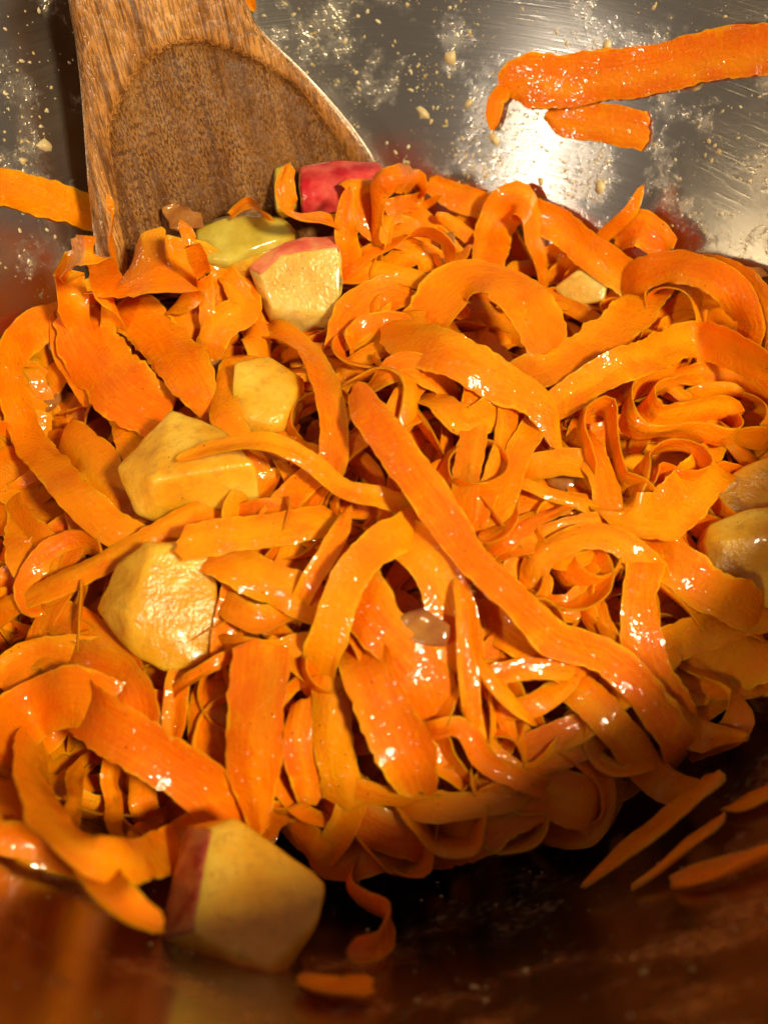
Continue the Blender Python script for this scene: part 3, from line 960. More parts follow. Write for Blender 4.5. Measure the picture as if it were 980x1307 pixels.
# ------------------------------------------------------------------ carrot ribbons seen in the photograph
T = 'carrot ribbon tangled '
RIB = [
    # ---- around the spatula
    (14, 'thin carrot sliver standing upright against the spatula', [(139, 250, 0.4, 10, 0.6), (144, 275, 0.4, 0), (143, 312, 0.1, 0)]),
    (118, 'broad carrot ribbon folded over in front of the spatula', [(150, 356, .3, 0), (172, 344, .7, -5), (215, 342, .9, -5), (252, 364, .8, -5), (280, 412, .3, -10)]),
    (26, 'narrow frilled carrot strip climbing over the broad folded ribbon', [(232, 284, 1.3, 0, 0.6), (246, 315, 1.5, 10), (262, 360, 1.4, 10), (266, 410, 0.9, 0)]),
    (46, 'carrot ribbon arched into a tall hoop by the left of the spatula', [(112, 430, .3, 0), (94, 385, .8, -15), (88, 345, 1.2, -35), (104, 322, 1.5, -50), (124, 330, 1.5, -50), (140, 370, 1.0, -30), (150, 430, .3, -10)]),
    (98, 'wide flat carrot ribbon sloping down below the hoop', [(92, 390, .3, 0, .6), (118, 445, .8, 5), (158, 498, .8, 0), (212, 532, .4, 0, .8)]),
    (74, 'smooth wide carrot ribbon ending in a point above the yellow apple', [(160, 392, .6, 0), (200, 425, .9, 5), (242, 480, .9, 0), (276, 540, .6, 0, .3)]),
    (56, 'dark glossy carrot ribbon arching along the bowl side', [(92, 408, .2, 10), (40, 424, .7, 20), (14, 470, .9, 25), (36, 550, .9, 20), (86, 618, .9, 15), (140, 670, .7, 10), (186, 696, .3, 0)]),
    (105, T + 'at the bowl side', [(0, 560, .0, 0), (40, 620, .3, 5), (62, 712, .2, 0)]),
    (62, T + 'at the bowl side', [(85, 560, .2, 0), (125, 590, .3, 0), (150, 640, .0, 0)]),
    (32, T + 'at the bowl side', [(100, 640, .4, 10), (98, 690, .5, 0), (80, 738, .3, 0)]),
    (70, T + 'at the bowl side', [(0, 640, .2, 0), (45, 690, .4, -10), (95, 735, .2, 0)]),
    (28, 'short olive-orange carrot strip sticking out under the hoop', [(68, 400, .5, 20, .6), (80, 455, .7, 10), (115, 515, .5, 0, .8)]),
    (52, 'carrot ribbon curled like a shell left of the squarish apple', [(262, 448, .4, 10), (285, 415, .8, 0), (312, 392, .9, -20), (300, 358, .7, -40), (280, 350, .4, -40)]),
    (46, T + 'around the squarish apple', [(330, 440, .5, 0), (318, 410, .6, 10), (290, 380, .5, 10)]),
    (30, 'small carrot scrap at the foot of the blade beside the green slice', [(296, 278, 0.35, 0, 0.7), (322, 262, 0.5, 0), (348, 286, 0.4, 0)]),
    (30, 'carrot strip hanging over the left end of the red peel', [(370, 212, 1.1, 10, 0.6), (365, 245, 1.2, 10), (378, 276, 1.2, -10), (425, 284, 1.0, -10)]),
    (34, 'ragged carrot strip standing right below the red peel', [(448, 246, 1.1, 0, 0.5), (440, 285, 1.1, 0), (446, 335, 0.8, 0)]),
    (64, T + 'beyond the squarish apple', [(462, 240, .7, 10), (480, 280, .8, 0), (530, 300, .7, 0)]),
    (30, 'carrot ribbon closed in a ring beside the red peel', [(478, 282, .9, 70), (484, 245, 1.1, 75), (508, 226, 1.2, 60), (532, 236, 1.2, 60), (530, 262, 1.0, 50), (500, 275, .9, 40), (486, 290, .6, 40)]),
    (18, 'little pointed carrot tail below the ring by the red peel', [(500, 278, .9, 10), (530, 270, 1.0, 10), (562, 250, 1.0, 0, .4)]),
    (28, 'carrot ribbon bent in a hook round the purple onion', [(440, 345, .8, 30), (480, 318, 1.0, 40), (530, 297, 1.1, 50), (566, 308, 1.1, 60), (570, 338, .9, 60), (552, 360, .6, 40)]),
    (46, T + 'beyond the squarish apple', [(488, 352, .6, 20), (525, 325, .7, 0), (556, 335, .6, -20)]),
    (42, T + 'beyond the squarish apple', [(436, 352, .7, 0), (490, 352, .8, 0), (548, 368, .7, 0)]),
    (58, 'curved carrot ribbon bulging right of the squarish apple', [(440, 440, .4, -20), (455, 395, .9, -10), (490, 372, 1.0, 0), (530, 378, .7, 20)]),
    (36, T + 'around the squarish apple', [(380, 445, .4, 10), (430, 440, .6, 10), (480, 415, .4, 0)]),
    (40, T + 'around the squarish apple', [(440, 480, .3, 10), (480, 450, .5, 20), (515, 430, .3, 20)]),
    # ---- middle top
    (76, 'long broad carrot ribbon draped from a blunt end across the upper middle', [(512, 398, .9, -25, .8), (520, 428, 1.3, -15), (575, 455, 1.5, 0), (640, 484, 1.5, 5), (690, 515, 1.3, 10, .8), (712, 575, .7, 20, .25)]),
    (82, 'wide carrot ribbon curving over like a hood in the upper middle', [(545, 410, .7, 10), (580, 368, 1.2, 10), (632, 362, 1.5, 0), (672, 395, 1.3, -10), (702, 450, .9, -20, .7)]),
    (58, 'carrot ribbon folded in an upright hairpin against the far wall', [(622, 345, .7, -15), (632, 295, 1.1, -20), (652, 258, 1.4, 0), (676, 272, 1.3, 50), (686, 325, 1.0, 65), (694, 380, .6, 60)]),
    (40, 'short thick carrot strip lying on the far wall behind the pile', [(546, 232, .5, 0, .7), (580, 252, .6, 0), (622, 268, .5, 0)]),
    (52, 'carrot ribbon running back along the wall from the hairpin', [(664, 262, .5, 0, .8), (715, 290, .7, 0), (765, 330, .8, 0), (805, 362, .6, 0)]),
    (22, 'pointed carrot sliver sticking up from the back of the pile', [(820, 238, 1.2, 20, .4), (804, 272, 1.1, 20), (768, 304, .8, 10)]),
    (50, 'square-ended carrot ribbon leaning beside the upright sliver', [(782, 300, .7, 0), (820, 292, .9, 0), (852, 322, .7, -20)]),
    (52, 'carrot ribbon making the large outer arch at the back right', [(786, 385, .6, 20), (815, 352, 1.1, 30), (860, 340, 1.3, 25), (918, 356, 1.2, 10), (950, 400, .9, -20), (955, 430, .5, -30)]),
    (36, T + 'under the large outer arch', [(925, 345, .8, 10), (962, 372, .9, 0), (990, 425, .6, 0)]),
    (34, 'carrot ribbon making the small inner arch under the large one', [(812, 428, .5, 40), (826, 384, .9, 50), (852, 364, 1.0, 55), (884, 376, .9, 50), (890, 425, .5, 50)]),
    (50, T + 'under the large outer arch', [(850, 420, .5, 0), (870, 395, .5, 10), (900, 380, .4, 0)]),
    (68, 'wide carrot ribbon slanting from the hood towards the arches', [(668, 482, .6, 0), (730, 455, .9, 0), (785, 420, .9, 10), (835, 372, .6, 10)]),
    (56, 'long carrot ribbon bridging over to the far right bowl wall', [(686, 535, .6, 0, .7), (745, 495, 1.0, 5), (815, 458, 1.3, 0), (880, 436, 1.4, -5), (935, 446, 1.3, -15), (1000, 490, .9, -15)]),
    (34, 'carrot ribbon folded in tight serpentine waves', [(856, 470, .5, 60), (812, 492, .7, 62), (796, 530, .8, 65), (822, 552, .9, 65), (872, 552, .9, 62), (918, 562, .9, 62), (940, 545, .9, 60), (918, 522, .8, 60), (872, 522, .8, 62), (836, 528, .8, 60), (828, 505, .7, 60), (860, 490, .5, 60)]),
    (34, T + 'among the tight curls', [(905, 500, .7, 40), (950, 505, .7, 50), (985, 525, .7, 50), (975, 556, .6, 50), (940, 560, .5, 40)]),
    (40, T + 'among the tight curls', [(820, 490, .3, 20), (870, 480, .4, 20), (930, 480, .5, 10), (985, 510, .4, 0)]),
    (36, 'carrot ribbon in a narrow upright loop left of the serpentine', [(752, 592, .7, 40), (740, 552, .9, 55), (752, 522, 1.0, 60), (776, 524, 1.0, 60), (784, 560, .9, 55), (794, 605, .8, 40), (815, 625, .6, 40)]),
    (50, T + 'among the tight curls', [(745, 575, .5, 10), (768, 610, .6, 10), (775, 660, .5, 0)]),
    (30, 'carrot ribbon rolled in a small coil below the serpentine', [(812, 622, .7, 55), (824, 585, .9, 60), (852, 568, 1.0, 60), (886, 576, 1.0, 58), (896, 602, .9, 50), (872, 612, .8, 45), (840, 600, .7, 45), (832, 618, .6, 40)]),
    (76, 'glittering wide carrot ribbon swept below the small coil', [(765, 642, .4, 20), (805, 662, .7, 10), (850, 655, .8, 0), (890, 615, .7, -10), (912, 585, .4, -10)]),
    (46, T + 'among the tight curls', [(672, 600, .5, 0), (720, 592, .6, 0), (768, 602, .4, 0)]),
    (24, T + 'among the tight curls', [(655, 618, .6, 20), (700, 630, .7, 10), (755, 648, .6, 0)]),
    (32, T + 'among the tight curls', [(640, 695, .6, 20), (680, 664, .7, 30), (712, 652, .7, 40), (732, 636, .5, 30)]),
    (40, T + 'among the tight curls', [(638, 705, .5, 10), (700, 684, .7, 10), (770, 668, .7, 0), (842, 680, .5, 0)]),
    (44, 'carrot ribbon making the low arch beneath the coil', [(678, 752, .4, 20), (690, 712, .8, 30), (732, 688, 1.1, 30), (782, 690, 1.1, 10), (826, 726, .8, -10)]),
    (40, T + 'inside the low arch', [(688, 770, .3, 0), (722, 776, .3, 0), (765, 742, .3, 0)]),
    # ---- the centre
    (58, 'very long carrot ribbon lying diagonally across the whole heap', [(452, 488, 1.5, 0, .5), (478, 535, 1.8, 0), (535, 615, 1.9, 0), (590, 690, 1.9, 5), (645, 758, 1.7, 10), (710, 815, 1.5, 10), (775, 838, 1.3, 5), (822, 885, 1.2, 0), (865, 950, .9, 0)]),
    (62, 'carrot ribbon hanging straight down from the low arch', [(824, 708, .9, 0), (815, 765, 1.1, 5), (826, 840, 1.1, 0), (858, 910, .8, -10)]),
    (72, T + 'below the amber apple chunk', [(845, 715, .4, 0), (898, 752, .6, 0), (970, 790, .4, 0)]),
    (56, T + 'below the amber apple chunk', [(800, 840, .4, 0), (880, 812, .6, 0), (985, 782, .4, 0)]),
    (82, T + 'below the amber apple chunk', [(845, 880, .3, 0), (920, 852, .5, 0), (1000, 822, .3, 0)]),
    (42, T + 'under the long diagonal ribbon', [(606, 492, .8, 10), (602, 560, .9, 0), (590, 648, .7, 0)]),
    (36, T + 'under the long diagonal ribbon', [(648, 510, .8, 20), (640, 575, .9, 10), (612, 655, .7, 0)]),
    (40, T + 'under the long diagonal ribbon', [(686, 535, .7, 10), (655, 595, .8, 0), (632, 690, .5, 0)]),
    (54, T + 'under the long diagonal ribbon', [(560, 515, .9, 0), (598, 540, 1.0, 0), (636, 522, .8, 0)]),
    (36, T + 'under the long diagonal ribbon', [(520, 500, .9, 30), (500, 530, .9, 20), (500, 570, .8, 10), (530, 610, .6, 0)]),
    (44, T + 'under the long diagonal ribbon', [(475, 490, .8, 0), (520, 470, 1.0, 10), (560, 488, .8, 20)]),
    (44, 'carrot ribbon bowed round the half wrapped yellow apple', [(338, 418, .4, 10), (388, 446, .9, 20), (420, 515, 1.1, 20), (424, 585, 1.0, 10), (400, 642, .5, 0)]),
    (33, 'thin carrot ribbon arched over the large yellow apple', [(228, 590, 1.3, 10, .3), (275, 570, 1.6, 15), (340, 566, 1.7, 15), (398, 590, 1.4, 10), (440, 628, 1.2, 10), (495, 640, 1.0, 0)]),
    (54, 'straight carrot ribbon with a blunt end between two yellow apples', [(226, 694, 1.5, 0), (300, 680, 1.3, 0), (372, 672, 1.1, 5), (430, 660, .8, 10)]),
    (40, 'carrot ribbon passing behind the golden apple to the bowl side', [(-10, 790, .5, 0), (75, 748, .7, 5), (155, 706, .8, 5), (210, 678, .7, 0), (252, 656, .5, 0)]),
    (46, 'carrot ribbon clasping the left of the half wrapped apple', [(320, 590, .6, 0), (292, 540, 1.0, 10), (286, 500, 1.0, 20), (304, 462, .8, 20)]),
    (30, T + 'between the yellow apple chunks', [(340, 650, .7, 20), (390, 648, .8, 20), (420, 610, .6, 10)]),
    (34, T + 'between the yellow apple chunks', [(360, 590, .5, 30), (378, 620, .6, 40), (362, 650, .5, 40)]),
    (64, T + 'in the middle of the heap', [(280, 712, .8, 0), (335, 740, 1.0, 0), (398, 768, .9, 0)]),
    (30, 'narrow carrot strip pointing up out of the middle', [(446, 648, 1.1, 10, .4), (430, 692, 1.3, 5), (392, 752, 1.1, 0)]),
    (36, T + 'in the middle of the heap', [(296, 826, .8, 0), (350, 830, .9, 0), (402, 820, .8, 0)]),
    (40, T + 'in the middle of the heap', [(284, 770, .6, 20), (330, 790, .8, 20), (370, 780, .7, 0)]),
    (58, 'shiny carrot ribbon bending down through the very middle', [(535, 668, 1.2, 20), (480, 702, 1.6, 15), (442, 750, 1.7, 5), (415, 830, 1.3, 0)]),
    (80, 'broad carrot ribbon lying under the glistening onion', [(445, 730, 1.0, 0), (480, 790, 1.3, 0), (535, 850, 1.1, 0), (560, 900, .7, 0)]),
    (70, T + 'in the middle of the heap', [(500, 680, 1.0, 0), (550, 720, 1.3, 0), (580, 790, 1.1, 0), (590, 850, .8, 0)]),
    (84, 'wide glistening carrot ribbon dropping towards the bowl floor', [(470, 850, 1.1, 0), (490, 910, 1.5, 5), (520, 965, 1.5, 0), (535, 1010, .9, 0, .7)]),
    (28, 'thin straight carrot strip hanging below the diagonal ribbon', [(588, 745, 1.5, 10), (594, 820, 1.5, 0), (602, 900, 1.2, 0), (606, 936, .9, 0, .6)]),
    (38, T + 'below the long diagonal ribbon', [(600, 905, .7, 10), (625, 960, .8, 10), (680, 985, .8, 0), (740, 930, .5, 0)]),
    (34, 'carrot ribbon curved in a flat hook at the front of the heap', [(546, 935, 1.0, 20), (588, 932, 1.1, 20), (622, 972, 1.0, 10), (690, 1005, .7, 0)]),
    (24, 'forked carrot sliver ending in a sharp point below the diagonal', [(602, 838, 1.2, 0), (645, 890, 1.3, 0), (684, 926, 1.1, 0, .3)]),
    (32, T + 'below the long diagonal ribbon', [(590, 875, .9, 0), (660, 855, 1.0, 0), (740, 855, .9, 0)]),
    (34, T + 'below the long diagonal ribbon', [(620, 910, .6, 10), (680, 900, .8, 20), (722, 870, .7, 40), (728, 845, .6, 50)]),
    (60, T + 'below the long diagonal ribbon', [(640, 800, .7, 0), (700, 840, .8, 0), (760, 870, .5, 0)]),
    # ---- lower left
    (56, T + 'beside the golden apple', [(50, 775, .5, 0), (108, 805, .8, 0), (160, 850, .8, 0), (188, 920, .5, 0)]),
    (62, T + 'beside the golden apple', [(0, 880, .5, 0), (45, 842, .8, 0), (110, 838, .9, 0)]),
    (60, 'carrot ribbon bent like a knee below the golden apple', [(92, 838, .9, 10), (150, 858, 1.2, 0), (178, 895, 1.2, -10), (188, 948, .8, -20)]),
    (40, 'ragged sparkling carrot scrap below the golden apple', [(228, 865, .7, 0), (224, 910, .8, 0), (222, 950, .6, 0, .6)]),
    (22, T + 'beside the golden apple', [(290, 840, .8, 10), (258, 858, .9, 10), (225, 880, .7, 10)]),
    (62, T + 'beside the golden apple', [(270, 890, .5, 0), (265, 950, .6, 0), (285, 1000, .4, 0)]),
    (92, 'thick blunt carrot spear pointing down at the pale apple', [(335, 815, 1.2, 0), (328, 890, 1.6, 0), (322, 970, 1.6, 0), (332, 1066, 1.2, 0, .25)]),
    (52, T + 'right of the blunt spear', [(392, 890, .8, 0), (385, 960, .9, 10), (402, 1025, .6, 0)]),
    (60, T + 'right of the blunt spear', [(420, 860, .8, 0), (425, 940, .9, 0), (440, 1030, .5, 0)]),
    (44, T + 'right of the blunt spear', [(460, 990, .5, 0), (440, 1050, .6, 0), (410, 1095, .3, 0)]),
    (92, 'broad carrot band entering the big loop from the bowl side', [(-20, 970, .6, 0), (35, 915, 1.2, 0), (95, 890, 1.4, 0), (145, 905, 1.3, 0)]),
    (84, 'broad glossy carrot ribbon lying over the top of the big loop', [(125, 915, 1.7, 0), (180, 948, 1.8, 0), (240, 990, 1.7, 0), (305, 1036, 1.2, 0)]),
    (70, 'carrot ribbon making the front of the big loop beside the pale apple', [(42, 960, 1.0, 20), (56, 1030, 1.5, 0), (104, 1078, 1.8, -20), (165, 1098, 1.8, -20), (222, 1082, 1.6, -10), (268, 1046, 1.2, 0)]),
    (62, 'drooping carrot ribbon under the big loop', [(105, 1100, .9, -15), (140, 1150, 1.1, -15), (205, 1190, .9, -10, .6)]),
    (26, T + 'inside the big loop', [(100, 985, .9, 0), (96, 1020, .9, 0), (90, 1050, .7, 0)]),
    (28, T + 'inside the big loop', [(140, 985, 1.0, 0), (146, 1020, 1.0, 0), (150, 1060, .7, 0)]),
    (40, T + 'inside the big loop', [(180, 1020, .8, 0), (190, 1050, .8, 0), (175, 1080, .6, 0)]),
    (80, T + 'at the edge of the big loop', [(-15, 950, .4, 0), (8, 1010, .5, 0), (50, 1075, .3, 0)]),
    (50, T + 'at the edge of the big loop', [(-10, 1055, .3, 0), (50, 1080, .4, 0), (115, 1100, .3, 0)]),
    # ---- lower right and front edge
    (58, 'pale carrot ribbon sliding down towards the bowl floor', [(738, 878, .7, 0), (790, 935, .9, 0), (845, 1000, .8, 0), (895, 1010, .5, 20, .6)]),
    (32, 'carrot ribbon rounded in a small loop beside the pale sliding ribbon', [(762, 905, .6, 30), (756, 955, .8, 40), (785, 985, .9, 40), (830, 972, .8, 20)]),
    (52, 'carrot ribbon curling to a tip at the lower right edge', [(800, 870, .8, 0), (850, 915, 1.0, 0), (900, 940, .9, 10), (955, 945, .6, 20, .4)]),
    (42, T + 'at the lower right edge', [(880, 850, .7, 20), (930, 880, .8, 30), (940, 935, .5, 30)]),
    (52, T + 'at the lower right edge', [(820, 900, .4, 0), (870, 870, .6, 0), (960, 870, .3, 0)]),
    (44, 'carrot ribbon lying level along the front edge', [(528, 1028, .8, 20), (600, 1028, .9, 10), (690, 1006, .7, 0)]),
    (88, 'wide bowed carrot ribbon at the front edge', [(590, 1060, .5, 10), (645, 1030, .8, 0), (705, 1012, .8, 0), (752, 1026, .5, 0)]),
    (36, 'carrot ribbon hooked downwards at the end of the front edge', [(738, 968, .7, 20), (772, 1000, .8, 30), (772, 1042, .7, 30), (735, 1068, .4, 20)]),
    (44, T + 'along the front edge', [(535, 1050, .6, 45), (560, 1075, .7, 45), (598, 1070, .7, 45), (606, 1040, .6, 45)]),
    (40, T + 'along the front edge', [(612, 1062, .5, 45), (640, 1082, .6, 45), (680, 1070, .6, 45), (690, 1040, .5, 45), (655, 1035, .5, 45)]),
    (44, T + 'along the front edge', [(478, 1090, .5, 45), (500, 1112, .6, 45), (540, 1105, .6, 45), (548, 1075, .5, 45)]),
    (70, T + 'along the front edge', [(440, 1030, .4, 0), (490, 1060, .5, 0), (540, 1070, .4, 0)]),
    (60, T + 'along the front edge', [(400, 1080, .3, 0), (430, 1100, .4, 0), (480, 1090, .3, 0)]),
    (66, T + 'along the front edge', [(620, 985, .5, 0), (690, 960, .6, 0), (760, 930, .5, 0)]),
]
for w, lab, pts in RIB:
    if lab.startswith(T):
        d0 = Vector((pts[1][0] - pts[0][0], pts[1][1] - pts[0][1]))
        d1 = Vector((pts[-1][0] - pts[-2][0], pts[-1][1] - pts[-2][1]))
        bend = math.degrees(d0.angle(d1))
        lab = ('broad ' if w >= 56 else 'slim ' if w < 36 else 'medium width ') + ('curling ' if bend > 75 else 'bent ' if bend > 25 else 'straight ') + lab
    carrot(pts, w, lab)

# ---- ribbons resting on the bowl itself
WG = 'carrot pieces on the bare steel'
for w, lab, pts, kw in [
    (62, 'long carrot ribbon stuck high across the far steel wall', [(640, 118, .25, -5, .55), (668, 104, .35, 0), (740, 102, .3, 0), (830, 88, .3, 0), (910, 72, .3, 0), (1000, 62, .3, 0)], dict(ends=(.3, .3))),
    (28, 'small curled carrot tip hanging at the start of the wall ribbon', [(648, 112, .4, 30), (632, 128, .5, 40), (628, 165, .35, 20, .6)], dict(ends=(.2, .5))),
    (46, 'shorter carrot strip stuck under the long wall ribbon', [(694, 146, .15, 0, .6), (735, 154, .15, 0), (780, 160, .15, 0), (827, 168, .12, 0, .95)], dict(ends=(.5, .05))),
    (48, 'carrot strip stuck to the steel wall behind the spatula', [(-20, 236, .2, 0), (50, 250, .2, 0), (120, 272, .2, 0), (160, 284, .2, 0)], dict(ends=(.3, .3))),
    (30, 'carrot scrap near the bowl rim behind the spatula handle', [(285, -22, .2, 0), (305, -6, .2, 0), (325, 14, .15, 0, .5)], dict(ends=(.3, .3))),
    (36, 'carrot strip with a pale edge sliding on the near wall', [(744, 1132, .3, 0, .4), (800, 1084, .6, 0), (860, 1036, .8, 0), (918, 985, .8, 0)], dict(ends=(.4, .2))),
    (24, 'thin carrot strip on the near wall beside the pale edged one', [(806, 1132, .15, 0, .3), (862, 1092, .3, 0), (925, 1040, .3, 0)], dict(ends=(.6, .2))),
    (36, 'carrot strip on the near wall running out to the side', [(858, 1128, .15, 0, .8), (920, 1112, .2, 0), (1000, 1080, .2, 0)], dict(ends=(.4, .2))),
    (34, 'short carrot scrap on the near wall above the other strips', [(922, 1034, .15, 0, .7), (955, 1022, .2, 0), (1000, 1000, .2, 0)], dict(ends=(.4, .2))),
    (34, 'carrot ribbon curled in an s on the bowl floor', [(470, 1098, .9, 80), (452, 1112, .8, 80), (448, 1136, .7, 80), (470, 1154, .6, 80), (494, 1168, .5, 80), (494, 1192, .5, 80), (472, 1210, .5, 80), (444, 1214, .5, 75)], dict(ends=(.2, .2))),
    (78, 'flat carrot flake lying alone on the bowl floor', [(384, 1248, .15, 0, .6), (425, 1262, .2, 0), (476, 1262, .2, 0)], dict(ends=(.6, .1))),
]:
    carrot(pts, w, lab, surf='bowl', group=WG, ragged=.09, thick=.09, **kw)

# ------------------------------------------------------------------ ribbons that fill the heap below those
def free_path(rs, x, y, lift, length, width, curl):
    ang = rs.uniform(0, 2 * math.pi)
    k0 = rs.uniform(-0.28, 0.28) if not curl else rs.choice((-1, 1)) * rs.uniform(.75, 1.5)
    k1 = rs.uniform(-0.12, 0.12)
    r0, r1 = (rs.uniform(-75, 75), rs.uniform(-75, 75)) if not curl else (rs.uniform(45, 75), rs.uniform(45, 75))
    ph = rs.uniform(0, 6.28)
    am = rs.uniform(0.15, 0.5)
    st = 0.35
    out = []
    nn = max(6, int(length / st))
    for i in range(nn + 1):
        f = i / nn
        ang += (k0 + k1 * math.sin(f * 6 + ph)) * st
        x += math.cos(ang) * st
        y += math.sin(ang) * st
        # stay on the heap
        r = math.hypot(x / 12.0, (y - 1) / 10.8)
        if r > 0.93:
            tgt = math.atan2(1 - y, -x)
            dlt = (tgt - ang + math.pi) % (2 * math.pi) - math.pi
            ang += 0.35 * (1 if dlt > 0 else -1)
        q = Vector((x, y, 0))
        z = heap_z(x, y) + lift + am * math.sin(f * 5 + ph) * 0.6
        rb = math.hypot(x, y)
        if rb > 12.0:
            x *= 12.0 / rb
            y *= 12.0 / rb
        z = max(z, bowl_z(math.hypot(x, y)) + 0.25)
        q = Vector((x, y, z))
        n = heap_n(q)
        out.append((*q, *n, r0 + (r1 - r0) * f, width * (1 - 0.5 * abs(2 * f - 1) ** 4)))
    return catmull(out, 3)


def project(q):
    d = q - CAM
    z = d.dot(FWD)
    return PW / 2 + FPX * d.dot(RIGHT) / z, PH / 2 - FPX * d.dot(UPV) / z


LAND = [((430, 240), 'the red peel'), ((310, 305), 'the green slice'), ((385, 370), 'the squarish apple'), ((345, 510), 'the half wrapped apple'),
        ((240, 600), 'the large yellow apple'), ((205, 775), 'the golden apple'), ((310, 1150), 'the big pale apple'), ((950, 700), 'the amber apple'),
        ((945, 625), 'the tan apple'), ((742, 368), 'the little white cube'), ((540, 800), 'the glistening onion'), ((870, 540), 'the serpentine ribbon'),
        ((860, 590), 'the small coil'), ((760, 550), 'the narrow upright loop'), ((660, 300), 'the upright hairpin'), ((510, 250), 'the ring'),
        ((110, 360), 'the tall hoop'), ((110, 1050), 'the big loop'), ((850, 360), 'the large outer arch'), ((750, 710), 'the low arch'),
        ((325, 950), 'the blunt spear'), ((640, 1030), 'the front edge of the heap'), ((800, 950), 'the pale sliding ribbon'), ((640, 750), 'the long diagonal ribbon'),
        ((620, 380), 'the hood shaped ribbon'), ((600, 470), 'the long draped ribbon'), ((80, 600), 'the dark glossy arch'), ((500, 940), 'the wide glistening ribbon'),
        ((20, 800), 'the bowl side below the arch'), ((440, 700), 'the narrow upward strip'), ((190, 350), 'the broad folded ribbon')]


def on_heap(path):
    """true where a ribbon stays inside the outline of the heap on the bowl floor"""
    line = [(-400, 1080), (0, 1070), (200, 1140), (400, 1085), (550, 1085), (700, 1050), (800, 990), (1000, 880), (1500, 860)]
    for p in path[::3]:
        x, y = project(Vector(p[:3]))
        for (x0, y0), (x1, y1) in zip(line, line[1:]):
            if x0 <= x < x1 and y > y0 + (y1 - y0) * (x - x0) / (x1 - x0):
                return False
    return True


def near(q):
    x, y = project(q)
    return min(LAND, key=lambda l: (l[0][0] - x) ** 2 + (l[0][1] - y) ** 2)[1]


rs = random.Random(5)
FILL = 112
count = 0
spots = []
while count < FILL:
    a, r = rs.uniform(0, 2 * math.pi), math.sqrt(rs.uniform(0, 1)) * 0.97
    x, y = 11.6 * r * math.cos(a), 1 + 10.4 * r * math.sin(a)
    if any((x - p) ** 2 + (y - q) ** 2 < 0.55 for p, q in spots):
        continue
    spots.append((x, y))
    curl = rs.random() < 0.3
    lift = rs.uniform(-0.9, 0.25)
    w = rs.uniform(0.5, 1.3) if not curl else rs.uniform(.6, 1.0)
    path = free_path(rs, x, y, lift, rs.uniform(5, 12) if not curl else rs.uniform(5, 9), w, curl)
    if not on_heap(path):
        continue
    v, f, u = ribbon_geo(path, rs.randrange(10 ** 6), nu=4)
    o = link('carrot_ribbon', v, f, CARROT, uvs=u, sharp=50)
    kind = 'curled' if curl else ('wide' if w > 0.95 else 'narrow')
    tag(o, kind + ' carrot ribbon mostly covered by others beside ' + near(Vector(path[len(path) // 2][:3])), 'carrot ribbon', 'covered carrot ribbons inside the heap')
    count += 1

# slim strips winding over the surface between the broad ones, clear of the apple
APPLE = [(430, 240), (310, 305), (385, 370), (345, 510), (240, 600), (205, 775), (310, 1150), (950, 700), (945, 625), (742, 368), (540, 800), (360, 240), (200, 330), (110, 440), (190, 440), (245, 400), (50, 500), (100, 590), (40, 620), (870, 530), (860, 590), (760, 560), (820, 520), (920, 540), (610, 460), (660, 500), (110, 1050), (180, 990)]
rs = random.Random(23)
count = tries = 0
slim = []
while count < 60 and tries < 2500:
    tries += 1
    a, r = rs.uniform(0, 2 * math.pi), math.sqrt(rs.uniform(0, 1)) * 0.9
    x, y = 11.4 * r * math.cos(a), 1 + 10.0 * r * math.sin(a)
    curl = rs.random() < 0.45
    w = rs.uniform(0.45, 0.95)
    path = free_path(rs, x, y, rs.uniform(0.25, 0.8), rs.uniform(4, 9) if not curl else rs.uniform(3, 6), w, curl)
    pp = [project(Vector(p[:3])) for p in path]
    if any((px - ax) ** 2 + (py - ay) ** 2 < 78 ** 2 for px, py in pp for ax, ay in APPLE):
        continue
    mx, my = pp[len(pp) // 2]
    if not on_heap(path) or mx > 985 or mx < -5 or any((mx - a) ** 2 + (my - b) ** 2 < 40 ** 2 for a, b in slim):
        continue
    slim.append((mx, my))
    v, f, u = ribbon_geo(path, rs.randrange(10 ** 6), nu=4, thick=.12)
    o = link('carrot_ribbon', v, f, CARROT, uvs=u, sharp=50)
    tag(o, ('slim curled' if curl else 'slim winding') + ' carrot strip lying on top beside ' + near(Vector(path[len(path) // 2][:3])), 'carrot ribbon', 'slim carrot strips winding over the heap')
    count += 1

# the depth of the heap, never seen piece by piece
V, F, U = [], [], []
for i in range(330):
    a, r = rs.uniform(0, 2 * math.pi), math.sqrt(rs.uniform(0, 1)) * 0.9
    x, y = 11.4 * r * math.cos(a), 1 + 10.2 * r * math.sin(a)
    path = free_path(rs, x, y, rs.uniform(-2.3, -0.5), rs.uniform(4, 9), rs.uniform(1.0, 1.9), False)
    if not on_heap(path):
        continue
    v, f, u = ribbon_geo(path, rs.randrange(10 ** 6), nu=3)
    k = len(V)
    V += v
    F += [tuple(j + k for j in q) for q in f]
    off = rs.uniform(0, 400)
    U += [(p[0] + off, p[1] + off * .37, p[2], p[3]) for p in u]
o = link('shredded_carrot', V, F, CARROT, uvs=U, sharp=50)
tag(o, 'shredded carrot packed deep inside the heap', 'shredded carrot', kind='stuff')


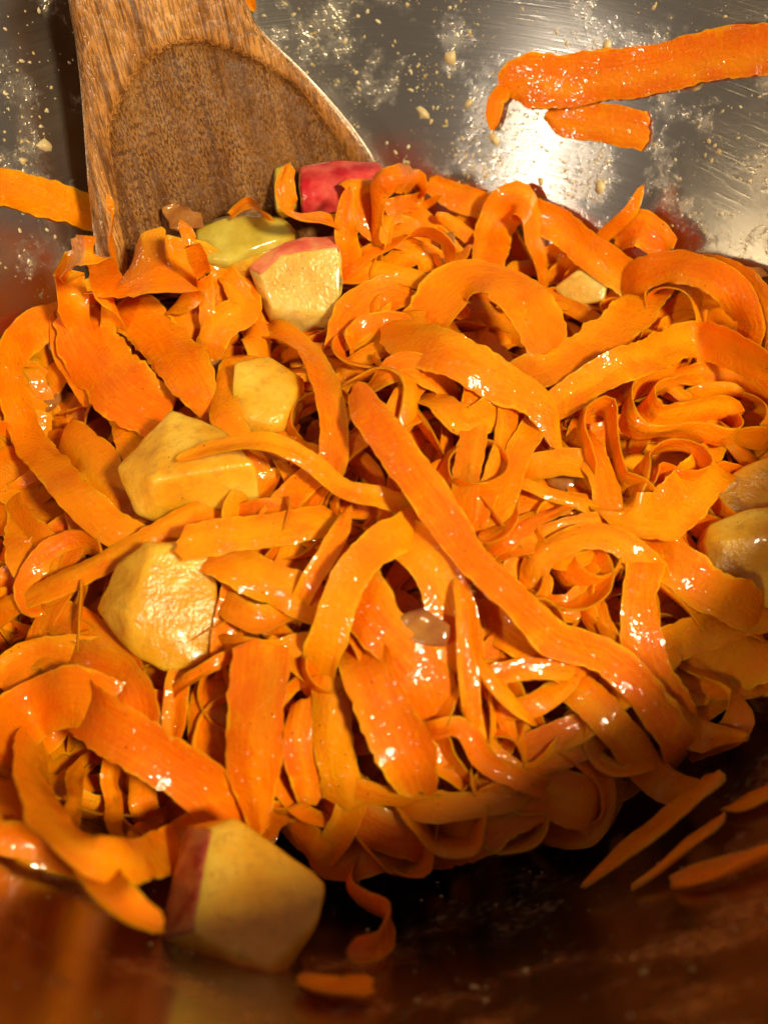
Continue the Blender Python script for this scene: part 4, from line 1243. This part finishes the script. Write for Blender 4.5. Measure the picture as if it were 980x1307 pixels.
# ------------------------------------------------------------------ dried sauce on the steel
def crumb(p, n, size, seed, flat=0.4):
    t1 = n.orthogonal().normalized()
    t2 = n.cross(t1)
    r = random.Random(seed)
    a0 = r.uniform(0, 6.28)
    el = r.uniform(1.0, 2.0)
    k = 8
    ring0, ring1 = [], []
    for i in range(k):
        a = 2 * math.pi * i / k
        rr = size * r.uniform(0.65, 1.2)
        ca, sa = math.cos(a) * el, math.sin(a)
        x, y = ca * math.cos(a0) - sa * math.sin(a0), ca * math.sin(a0) + sa * math.cos(a0)
        d = t1 * x + t2 * y
        ring0.append(p + d * rr - n * 0.01)
        ring1.append(p + d * rr * 0.62 + n * size * flat * r.uniform(.7, 1.2))
    verts = ring0 + ring1 + [p + n * size * flat * 1.3]
    faces = []
    for i in range(k):
        j = (i + 1) % k
        faces.append((i, j, k + j, k + i))
        faces.append((k + i, k + j, 2 * k))
    return verts, faces


V, F = [], []
rc = random.Random(9)
zones = [((0, 0, 110, 400), 150), ((330, 0, 620, 120), 260), ((440, 80, 640, 240), 200), ((560, 120, 780, 290), 420), ((620, 0, 980, 70), 90),
         ((830, 120, 980, 330), 130), ((420, 1090, 980, 1300), 70), ((0, 1100, 300, 1300), 25)]
for (x0, y0, x1, y1), cnt in zones:
    made = 0
    tries = 0
    while made < cnt and tries < cnt * 12:
        tries += 1
        px, py = rc.uniform(x0, x1), rc.uniform(y0, y1)
        if noise.noise(Vector((px * 0.017, py * 0.017, 5.0))) + rc.uniform(-.35, .35) < 0.02:
            continue
        p = hit_bowl(px, py)
        if p.z > 11.8 or p.z < 0:
            continue
        n = bowl_n(p)
        v, f = crumb(p, n, 0.012 + 0.05 * rc.random() ** 4, rc.randrange(10 ** 6), flat=.3)
        k = len(V)
        V += v
        F += [tuple(j + k for j in q) for q in f]
        made += 1
o = link('sauce_specks', V, F, RESIDUE)
tag(o, 'tiny dried yellow sauce specks spattered over the steel wall', 'sauce specks', kind='stuff')
for i, (px, py, s, lab) in enumerate([
    (58, 186, .22, 'round crust of dried sauce on the wall left of the spatula'),
    (30, 205, .12, 'small crust of dried sauce beside the round one'),
    (575, 75, .20, 'yellow crust of dried sauce high on the wall right of the spatula'),
    (540, 145, .18, 'yellow crust of dried sauce halfway between the spatula and wall ribbon'),
    (598, 133, .13, 'crumb of dried sauce just left of the curled carrot tip'),
    (773, 60, .16, 'crumb of dried sauce above the long wall ribbon'),
    (890, 108, .15, 'crumb of dried sauce stuck to the lower edge of the wall ribbon'),
    (630, 178, .14, 'pale crumb of dried sauce below the curled carrot tip'),
    (765, 240, .18, 'yellow crust of dried sauce on the wall above the pointed sliver'),
    (690, 232, .13, 'pale crumb of dried sauce behind the upright hairpin'),
]):
    p = hit_bowl(px, py)
    v, f = crumb(p, bowl_n(p), s, 77 + i, flat=.45)
    tag(link('sauce_crumb', v, f, RESIDUE), lab, 'sauce crumb', 'sauce crumbs on the steel wall')
